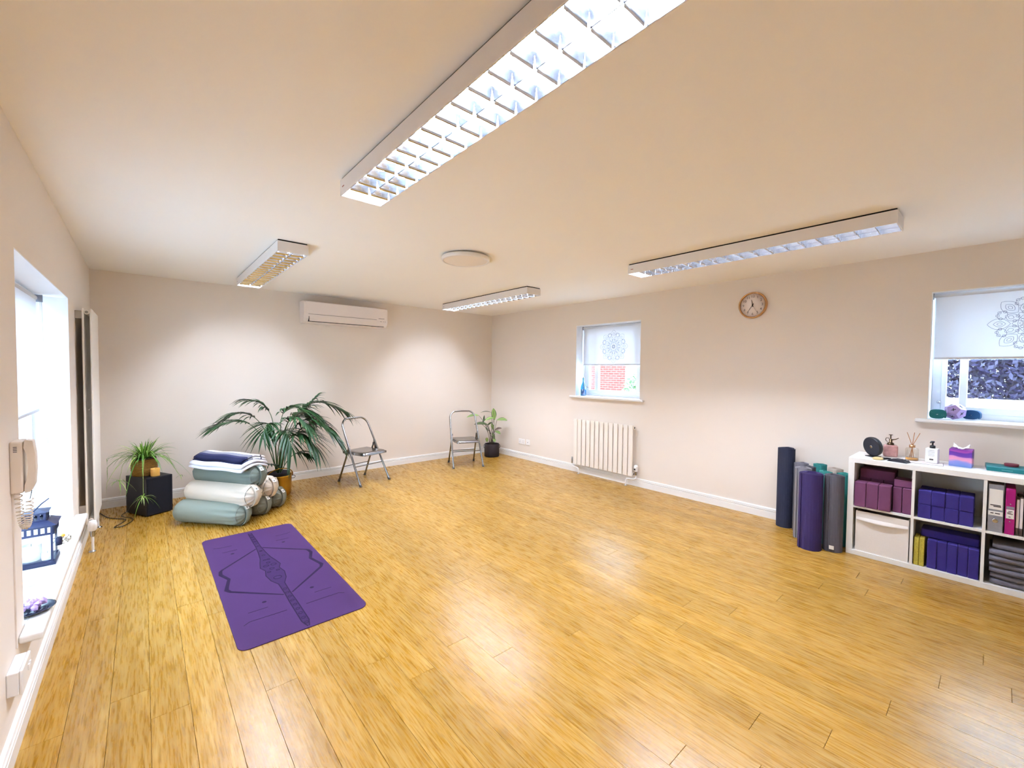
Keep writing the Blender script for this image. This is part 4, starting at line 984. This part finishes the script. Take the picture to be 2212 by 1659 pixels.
for k in range(2): block(['upright plum block touching the divider under the lying plum block', 'upright plum block between the front three and the one at the divider'][k], 4.274, cy[0]-.333+k*.052*1.02, Z_UP, .10, .0505, .19, 'plum', g+' right')
g = 'violet blocks in the upper middle compartment'
for k in range(4):
    for l in range(2): block('%s violet block of the %s row in the upper compartment, counted from the plum blocks' % (ORD[k], ('lower', 'upper')[l]), 4.262+.004*((k+l) % 2), cy[1]-.018-(k+1)*.0690, Z_UP+l*.1005, .20, .0686, .1003, 'violet', g)
g = 'violet blocks in the lower middle compartment'
for k in range(5): block('%s upright violet block from the lime blocks in the lower compartment' % ORD[k], 4.268+.003*(k % 2), cy[1]-.074-(k+1)*.0508, Z_LO, .14, .0500, .205, 'violet', g)
block('violet foam block lying flat on the upright violet blocks', 4.33, cy[1]-.325, Z_LO+.2065, .14, .29, .055, 'violet', None)
for k in range(2): block(['lime yellow speckled block against the divider by the fabric bin', 'lime yellow speckled block next to the upright violet blocks'][k], 4.262, cy[1]-.004-(k+1)*.0285, Z_LO, .12, .0275, .205, 'lime_cork', 'lime blocks')
# fabric bin
t = thing('fabric_bin', 'cream fabric storage bin in the lower end compartment', 'storage bin', (4.262, cy[0]-CW/2-.004, Z_LO))
mat('canvas', '#ece5dd', .95, noise=.03, nscale=80, bump=.25, bscale=25)
bw = CW/2-.012
q = MB(); q.box(0, .34, -bw, bw, 0, .006); q.box(0, .006, -bw, bw, .006, .315, bev=.002); q.box(.334, .34, -bw, bw, .006, .315, bev=.002); q.box(.006, .334, -bw, -bw+.006, .006, .315, bev=.002); q.box(.006, .334, bw-.006, bw, .006, .315, bev=.002)
q.obj('box', 'canvas', t)
V = []; F = []; nn = 16
for k in range(nn+1):
    u = -bw+.004+(2*bw-.008)*k/nn; s = math.sin(PI*k/nn); V += [(-.002, u, .268), (-.008-.010*s, u, .255-.006*s), (-.009-.012*s, u, .246-.010*s), (-.003, u, .244-.010*s)]
for k in range(nn):
    for j in range(3): F.append((4*k+j, 4*k+j+1, 4*k+4+j+1, 4*k+4+j))
MB().add(V, F, True).obj('pull_tab', 'canvas', t)
# ring binders, folders in third column upper
mat('lever_grey', '#8d8d94', .55, noise=.15, nscale=60); mat('magenta', '#a3126e', .4, noise=.03)
def binder(label, y0, wd, h_, m, kind):
    t = thing('ring_binder', label, 'binder', (4.262, y0-wd/2, Z_UP))
    MB().box(0, .27, -wd/2, wd/2, 0, h_, bev=.002).obj('cover', m, t)
    if kind == 'grey':
        MB().box(-.0015, 0, -wd/2+.004, wd/2-.004, .15, .285).obj('spine_label', 'tag_white', t)
        MB().box(-.0018, 0, -wd/2+.002, wd/2-.002, .11, .138).obj('spine_label', 'tag_white', t)
        for (a_, b_, z_) in ((-.022, .024, .176), (-.024, .010, .168), (-.020, .002, .122), (.008, .022, .122)): MB().box(-.0024, -.0014, a_, b_, z_, z_+.006).obj('printed_line', 'dark_print', t)
        MB().lathe([(.011, 0), (.014, .001), (.014, .003), (.0105, .0035)], 20, Matrix.Translation((.001, 0, .075)) @ Matrix.Rotation(-PI/2, 4, 'Y')).obj('finger_hole_rim', 'chrome', t)
        MB().lathe([(0, .001), (.0105, .001)], 20, Matrix.Translation((.0005, 0, .075)) @ Matrix.Rotation(-PI/2, 4, 'Y')).obj('finger_hole', 'dark_gap', t)
    else:
        MB().box(-.0015, 0, -wd/2+.004, wd/2-.004, .105, .165).obj('spine_label', 'tag_white', t)
        MB().box(-.0013, 0, -wd/2+.004, wd/2-.004, .168, .185).obj('spine_label', 'lever_grey', t)
        for (a_, b_, z_) in ((-.010, .008, .151), (-.004, .012, .143), (-.012, .012, .135), (-.003, .006, .115)): MB().box(-.0024, -.0014, a_, b_, z_, z_+.004).obj('printed_line', 'dark_print', t)
        for z_ in (.085, .20): MB().lathe([(.004, 0), (.003, .002), (0, .003)], 10, Matrix.Translation((0, 0, z_)) @ Matrix.Rotation(-PI/2, 4, 'Y')).obj('rivet', 'chrome', t)
    return t
binder('grey lever arch binder with white spine label at the divider', cy[2]-.006, .068, .318, 'lever_grey', 'grey')
binder('magenta ring binder with white spine label', cy[2]-.082, .042, .302, 'magenta', 'pink')
mat('paper', '#e9e2df', .8, noise=.03); mat('brown_card', '#4c3b34', .7, noise=.15)
def folder(label, y, wd, h_, m, g=None):
    t = thing('document_folder', label, 'folder', (4.275, y, Z_UP), 0, g)
    MB().box(0, .24, -wd/2, wd/2, .0, h_, bev=.0015).obj('pages', m, t)
    MB().box(-.003, .0, -wd/2, wd/2, 0, .05, bev=.001).obj('spine', 'brown_card', t); return t
folder('white paper folder next to the magenta binder', cy[2]-.135, .013, .235, 'paper')
folder('second white paper folder between the white one and the brown folders', cy[2]-.151, .013, .245, 'paper')
folder('brown card folder beside the white paper folders', cy[2]-.170, .016, .25, 'brown_card')
folder('pale folder behind the brown card folder at the right', cy[2]-.190, .014, .22, 'paper')
t = thing('black_clip', 'glossy black clip lying on top of the paper folders', 'clip', (4.30, cy[2]-.165, Z_UP+.252))
MB().box(0, .05, -.055, -.005, 0, .016, bev=.006).obj('clip_jaw', mat('gloss_black', '#0d0d10', .1, noise=.02), t)
MB().box(0, .05, .005, .035, 0, .014, bev=.006).obj('clip_jaw', 'gloss_black', t)
MB().tube([(.02, -.055, .01), (.10, -.05, .008), (.14, -.04, .002)], .002, 6).obj('clip_wire', 'gloss_black', t)
# grey folded blankets, lower third column
mat('blanket_grey', '#6c6971', .95, noise=.12, nscale=160, bump=.4, bscale=260)
def blanket(label, z, off, th, L_, nlay=2):
    """fold loop shows at the front (-x); body spans y"""
    t = thing('folded_blanket', label, 'blanket', (4.285+off, cy[2]-.165, z), 0, 'grey blankets stacked in the shelf')
    for k in range(nlay):
        z0_ = k*th; V = []; F = []; n_ = 10
        for i in range(n_+1):
            v = -1+2*i/n_; y_ = v*L_/2; rr = th*.5*(1-.35*max(0, abs(v)-.75)/.25); wob = .004*math.sin(4*v+k*2+z*40)
            sec = [(.25, -rr), (.02, -rr)]+[(.0-rr*1.3*math.sin(PI*j/6), -rr*math.cos(PI*j/6)) for j in range(7)]+[(.02, rr), (.25, rr)]
            V += [(x+wob, y_, z0_+th*.5+zz) for x, zz in sec]
        m_ = 11
        for i in range(n_):
            for j in range(m_-1): F.append((i*m_+j, i*m_+j+1, (i+1)*m_+j+1, (i+1)*m_+j))
            F.append((i*m_+m_-1, i*m_, (i+1)*m_, (i+1)*m_+m_-1))
        F += [tuple(range(m_-1, -1, -1)), tuple(range(n_*m_, (n_+1)*m_))]
        MB().add(V, F, True).obj('folded_layer', 'blanket_grey', t)
    return t
zb_ = Z_LO
for (lb, off, L_, nk) in [('bottom grey folded blanket lying on the base of the shelf', .010, .275, 2), ('second grey folded blanket up from the shelf base', -.004, .285, 2), ('third grey folded blanket up from the shelf base', -.012, .29, 2), ('topmost grey folded blanket of the stack', .010, .262, 1)]:
    blanket(lb, zb_, off, .0395, L_, nk); zb_ += .0397*nk

# ------------------------------------------------------------------ things on the shelf top
ST = SH
mat('speaker_cloth', '#26262e', .8, noise=.1, nscale=200, bump=.2, bscale=400)
t = thing('round_speaker', 'black round disc speaker leaning on the end of the shelf top', 'speaker', (4.425, .655, ST), R(-38))
Md = Matrix.Translation((0, 0, .080)) @ Matrix.Rotation(R(-8), 4, 'Y') @ Matrix.Rotation(-PI/2, 4, 'Y')
MB().lathe([(.060, -.03), (.074, -.022), (.078, -.006), (.0775, .004), (.072, .008)], 40, Md).obj('shell', 'black', t)
MB().lathe([(0, .009), (.06, .009), (.0725, .0075)], 40, Md).obj('grille', 'speaker_cloth', t)
MB().lathe([(.011, .0092), (.011, .0105), (.008, .0110), (0, .0110)], 16, Md).obj('badge', 'chrome', t)
MB().box(-.03, .055, -.03, .03, 0, .006, bev=.002).obj('foot', 'black', t)
t = thing('plant_mister', 'amber pink glass plant mister with brass pump on the shelf top', 'mister', (4.555, .560, ST), R(10))
m = mat('pink_glass', '#b98a86', .12, noise=.5, nscale=38, spec=.7)
MB().box(-.045, .045, -.045, .045, 0, .095, bev=.014, seg=3).obj('bottle', m, t)
MB().lathe([(.022, .095), (.022, .108), (.016, .112), (.010, .116), (.010, .140), (.006, .142), (.004, .144), (.004, .172), (.013, .173), (.013, .177), (0, .178)], 16).obj('pump', mat('aged_brass', '#4a3a26', .35, metal=.8, noise=.2), t)
MB().tube([(0, 0, .134), (0, -.03, .142), (0, -.048, .153)], [.005, .004, .003], 8).obj('nozzle', 'aged_brass', t)
MB().tube(smooth_path([(0, .008, .145), (0, .026, .148), (0, .03, .13), (0, .018, .118)], 4), .0025, 6).obj('trigger_loop', 'aged_brass', t)
t = thing('reed_diffuser', 'clear glass reed diffuser with three brown reeds on the shelf top', 'diffuser', (4.475, .424, ST+.0025))
glass_mat('clear_glass', (.93, .92, .88, 1), .14)
MB().lathe([(0, 0), (.036, 0), (.039, .004), (.039, .085), (.034, .094), (.014, .098), (.014, .104)], 24, caps=(True, False)).obj('bottle', 'clear_glass', t)
MB().lathe([(0, .004), (.036, .004), (.036, .020), (0, .020)], 20).obj('oil', mat('amber_oil', '#c98f2e', .1, noise=.05), t)
MB().lathe([(.017, .098), (.018, .100), (.018, .118), (.012, .119)], 18).obj('collar', mat('copper', '#c79a72', .25, metal=1, noise=.05), t)
for (u, v) in ((-.005, .030), (.0, -.010), (-.004, -.042)):
    MB().tube([(0, -v*.35, .01), (u*.2, v*.05, .115), (u*4, v*1.0, .215)], .0021, 6).obj('reed', mat('reed', '#a9713f', .8, noise=.2), t)
t = thing('pump_bottle', 'white square lotion bottle with black pump on the shelf top', 'bottle', (4.468, .312, ST+.0025), R(-8))
MB().box(-.025, .025, -.034, .034, 0, .110, bev=.004).obj('bottle', mat('bottle_white', '#eeeeec', .3, noise=.01), t)
MB().lathe([(.016, .110), (.016, .128), (.010, .131), (.005, .133), (.005, .150), (.011, .152), (.011, .162), (0, .164)], 16).obj('pump', 'black', t)
MB().tube([(0, 0, .157), (-.02, .004, .158), (-.028, .006, .152)], .005, 8).obj('spout', 'black', t)
for (z_, hw_) in ((.095, .014), (.084, .018), (.076, .018), (.068, .016), (.060, .018), (.052, .017)): MB().box(-.0256, -.0248, -hw_, hw_, z_, z_+.0018).obj('printed_line', mat('print_pale', '#9b9ba0', .7, noise=.05), t)
MB().box(-.0258, -.0248, -.012, .010, .022, .032).obj('printed_block', 'dark_print', t)
t = thing('paper_sheet', 'thin white card with dark edge under the diffuser and pump bottle', 'card', (4.435, .365, ST), R(4))
MB().box(-.075, .075, -.115, .110, 0, .0012).obj('edge', 'dark_print', t); MB().box(-.073, .073, -.113, .108, .0012, .0024).obj('sheet', 'paper', t)
t = thing('tissue_box', 'purple pink and blue cube tissue box on the shelf top', 'tissue box', (4.50, .163, ST), R(-3))
axis_mat('sunset_print', 2, [(0, '#6f8fd0'), (.22, '#8a8fd2'), (.34, '#e59ab8'), (.48, '#d98fc0'), (.55, '#6a3fa0'), (.78, '#5a2f92'), (.88, '#a24aa0'), (1, '#7a2f90')], .5, .05, .175, distort=.10, dscale=6)
MB().box(-.058, .058, -.058, .058, 0, .125, bev=.002).obj('carton', 'sunset_print', t)
rg2 = random.Random(4); V = []; F = []; n_ = 9
for i in range(n_+1):
    for j in range(n_+1):
        u = -1+2*i/n_; v = -1+2*j/n_
        V.append((.032*u*(1+.2*rg2.uniform(-1, 1)), .040*v, .124+.034*abs(v)**1.3*(.7+.5*rg2.random())*(1-.5*u*u)+.006*rg2.random()))
for i in range(n_):
    for j in range(n_): F.append((i*(n_+1)+j, i*(n_+1)+j+1, (i+1)*(n_+1)+j+1, (i+1)*(n_+1)+j))
MB().add(V, F, True).obj('tissue', mat('tissue_white', '#f4f2f2', .9, noise=.02), t)
t = thing('teal_box', 'flat teal box lying on the shelf top next to the tissue box', 'box', (4.50, -.085, ST), R(3))
MB().box(-.10, .10, -.135, .13, 0, .006, bev=.001).obj('base_tray', 'bottle_white', t); MB().box(-.098, .098, -.133, .128, .006, .034, bev=.003).obj('lid', mat('teal_card', '#0f7276', .5, noise=.05), t)
MB().box(-.0986, -.0978, .01, .06, .018, .022).obj('printed_line', mat('teal_pale', '#5fa5a4', .6, noise=.05), t)
t = thing('red_tin', 'small dark red tin on top of the teal box', 'tin', (4.53, -.075, ST+.034))
MB().lathe([(0, 0), (.032, 0), (.033, .002), (.033, .010)], 24).obj('base', mat('tin_red', '#7d2b3a', .4, noise=.1), t); MB().lathe([(.034, .010), (.034, .018), (.031, .020), (0, .020)], 24).obj('lid', 'tin_red', t)
t = thing('hand_brush', 'small wooden backed oval brush at the front edge of the shelf top', 'brush', (4.300, .600, ST), R(30))
MB().lathe([(0, 0), (.020, .0), (.026, .006), (.025, .014), (.015, .020), (0, .021)], 20, Matrix.Scale(1.35, 4, (0, 1, 0))).obj('brush_back', mat('pale_wood', '#d9c08a', .6, noise=.1), t)
MB().tube([(0, -.03, .01), (.005, -.06, .012), (.01, -.085, .011)], [.009, .008, .006], 8).obj('handle', 'black', t)
t = thing('black_pouch', 'crumpled black pouch next to the oval brush on the shelf top', 'pouch', (4.325, .480, ST), R(-15))
V = []; F = []; rg3 = random.Random(8); n_ = 8
for i in range(n_+1):
    for j in range(n_+1):
        u = -1+2*i/n_; v = -1+2*j/n_; e = max(abs(u), abs(v)); V.append((.042*u, .06*v, .001 if e > .99 else .018*(1-e**3)+.007*rg3.random()))
for i in range(n_):
    for j in range(n_): F.append((i*(n_+1)+j, i*(n_+1)+j+1, (i+1)*(n_+1)+j+1, (i+1)*(n_+1)+j))
V += [(-.042, -.06, 0), (.042, -.06, 0), (.042, .06, 0), (-.042, .06, 0)]; F.append((len(V)-4, len(V)-3, len(V)-2, len(V)-1))
MB().add(V, F, True).obj('bag', mat('pouch_black', '#151620', .35, noise=.1), t); MB().tube([(.02, .05, .012), (.03, .02, .02), (.0, -.03, .022)], .002, 6).obj('zip', 'chrome', t)

# ------------------------------------------------------------------ things on the window sills
def strap(label, x, y, col, rz):
    t = thing('rolled_strap', label, 'yoga strap', (x, y, 1.0905), rz, 'rolled straps on the sill')
    m = mat('strap_'+col.strip('#'), col, .85, noise=.12, nscale=60, bump=.2, bscale=200); r_ = .036
    V = []; F = []; N_ = 110
    for k in range(N_+1):
        s = k/N_; a_ = s*2*PI*4.6; rr = .003+(r_-.003)*s; th = .0034; ca_, sa_ = math.cos(a_), math.sin(a_); ca_ = math.copysign(abs(ca_)**.7, ca_); sa_ = math.copysign(abs(sa_)**.7, sa_)
        for (rd, xx) in ((-th, -.021), (th, -.021), (th, .021), (-th, .021)): V.append((xx, 1.3*(rr+rd)*ca_, r_+.0034+(rr+rd)*sa_))
    for k in range(N_):
        a_ = 4*k; b_ = a_+4
        for j in range(4): F.append((a_+j, b_+j, b_+(j+1) % 4, a_+(j+1) % 4))
    F += [(0, 1, 2, 3), (4*N_+3, 4*N_+2, 4*N_+1, 4*N_)]
    MB().add(V, F).obj('webbing', m, t); return t
strap('green teal rolled strap in the corner of the large window sill', 4.655, .306, '#0d5c5b', R(3))
strap('dark blue teal rolled strap on the sill behind the lilac dice', 4.790, .130, '#123f63', R(-12))
t = thing('pose_dice', 'lilac twelve sided dice with black figures on the large window sill', 'dice', (4.722, .215, 1.0905), R(20))
phi = (1+5**.5)/2; vv = []
for a_ in (-1, 1):
    for b_ in (-1, 1):
        for c_ in (-1, 1): vv.append(Vector((a_, b_, c_)))
for a_ in (-1, 1):
    for b_ in (-1, 1): vv += [Vector((0, a_/phi, b_*phi)), Vector((a_/phi, b_*phi, 0)), Vector((a_*phi, 0, b_/phi))]
bm = bmesh.new()
for p_ in vv: bm.verts.new(p_)
bmesh.ops.convex_hull(bm, input=bm.verts[:]); bmesh.ops.dissolve_limit(bm, angle_limit=.05, verts=bm.verts[:], edges=bm.edges[:])
nrm0 = Vector((0, 1, phi)).normalized(); rotm = nrm0.rotation_difference(Vector((0, 0, -1))).to_matrix().to_4x4()
sc = .066/1.732; bm.verts.index_update(); inr = 1.1135*sc*1.0
Mt = Matrix.Translation((0, 0, .0)) @ rotm @ Matrix.Scale(sc, 4)
pv = [Mt @ v.co for v in bm.verts]; mz = min(p_.z for p_ in pv)
q = MB().add([(p_.x, p_.y, p_.z-mz) for p_ in pv], [tuple(v.index for v in f.verts) for f in bm.faces])
faces = [([Vector((pv[v.index].x, pv[v.index].y, pv[v.index].z-mz)) for v in f.verts]) for f in bm.faces]; bm.free()
o = q.obj('body', mat('lilac', '#a48cc0', .45, noise=.03), t); bv = o.modifiers.new('bevel', 'BEVEL'); bv.width = .0025; bv.segments = 2
fig = [[(-.5, -.45), (-.1, -.1), (.1, .1), (.35, .45)], [(-.1, -.1), (.35, -.4)], [(.1, .1), (-.35, .3)]]
for i, fc in enumerate(faces):
    c = sum(fc, Vector())/len(fc); cn = (c-Vector((0, 0, -mz))).normalized(); e1 = (fc[0]-c).normalized(); e2 = cn.cross(e1); s_ = .021
    q = MB()
    for ln in fig:
        q.tube([tuple(c+cn*.0002+(e1*a_+e2*b_)*s_) for a_, b_ in ln], .0024, 5)
    q.lathe([(0, 0), (.0050, .0004), (0, .0012)], 8, Matrix.Translation(c+(e1*.45+e2*.55)*s_*1.05))
    q.obj('pose_figure', 'black', t)
t = thing('blue_bottle', 'blue glass bottle on the sill of the window above the radiator', 'bottle', (4.735, 3.885, 1.0905))
m = glass_mat('blue_glass', (.12, .62, .85, 1), .18)
MB().lathe([(0, 0), (.036, 0), (.039, .005), (.039, .11), (.034, .14), (.020, .175), (.0135, .20), (.0125, .235), (.015, .238), (.015, .248), (.012, .249)], 26).obj('glass_body', 'blue_glass', t)
MB().lathe([(0, .003), (.034, .003), (.036, .09), (0, .09)], 20).obj('water', mat('blue_fill', '#1a86b0', .1, noise=.15), t)
MB().lathe([(.010, .249), (.011, .262), (0, .264)], 14).obj('stopper', 'chrome', t)

for o in bpy.data.objects:
    if o.type == 'MESH' and o.parent is None and 'kind' not in o and 'label' not in o: print('UNTAGGED', o.name)
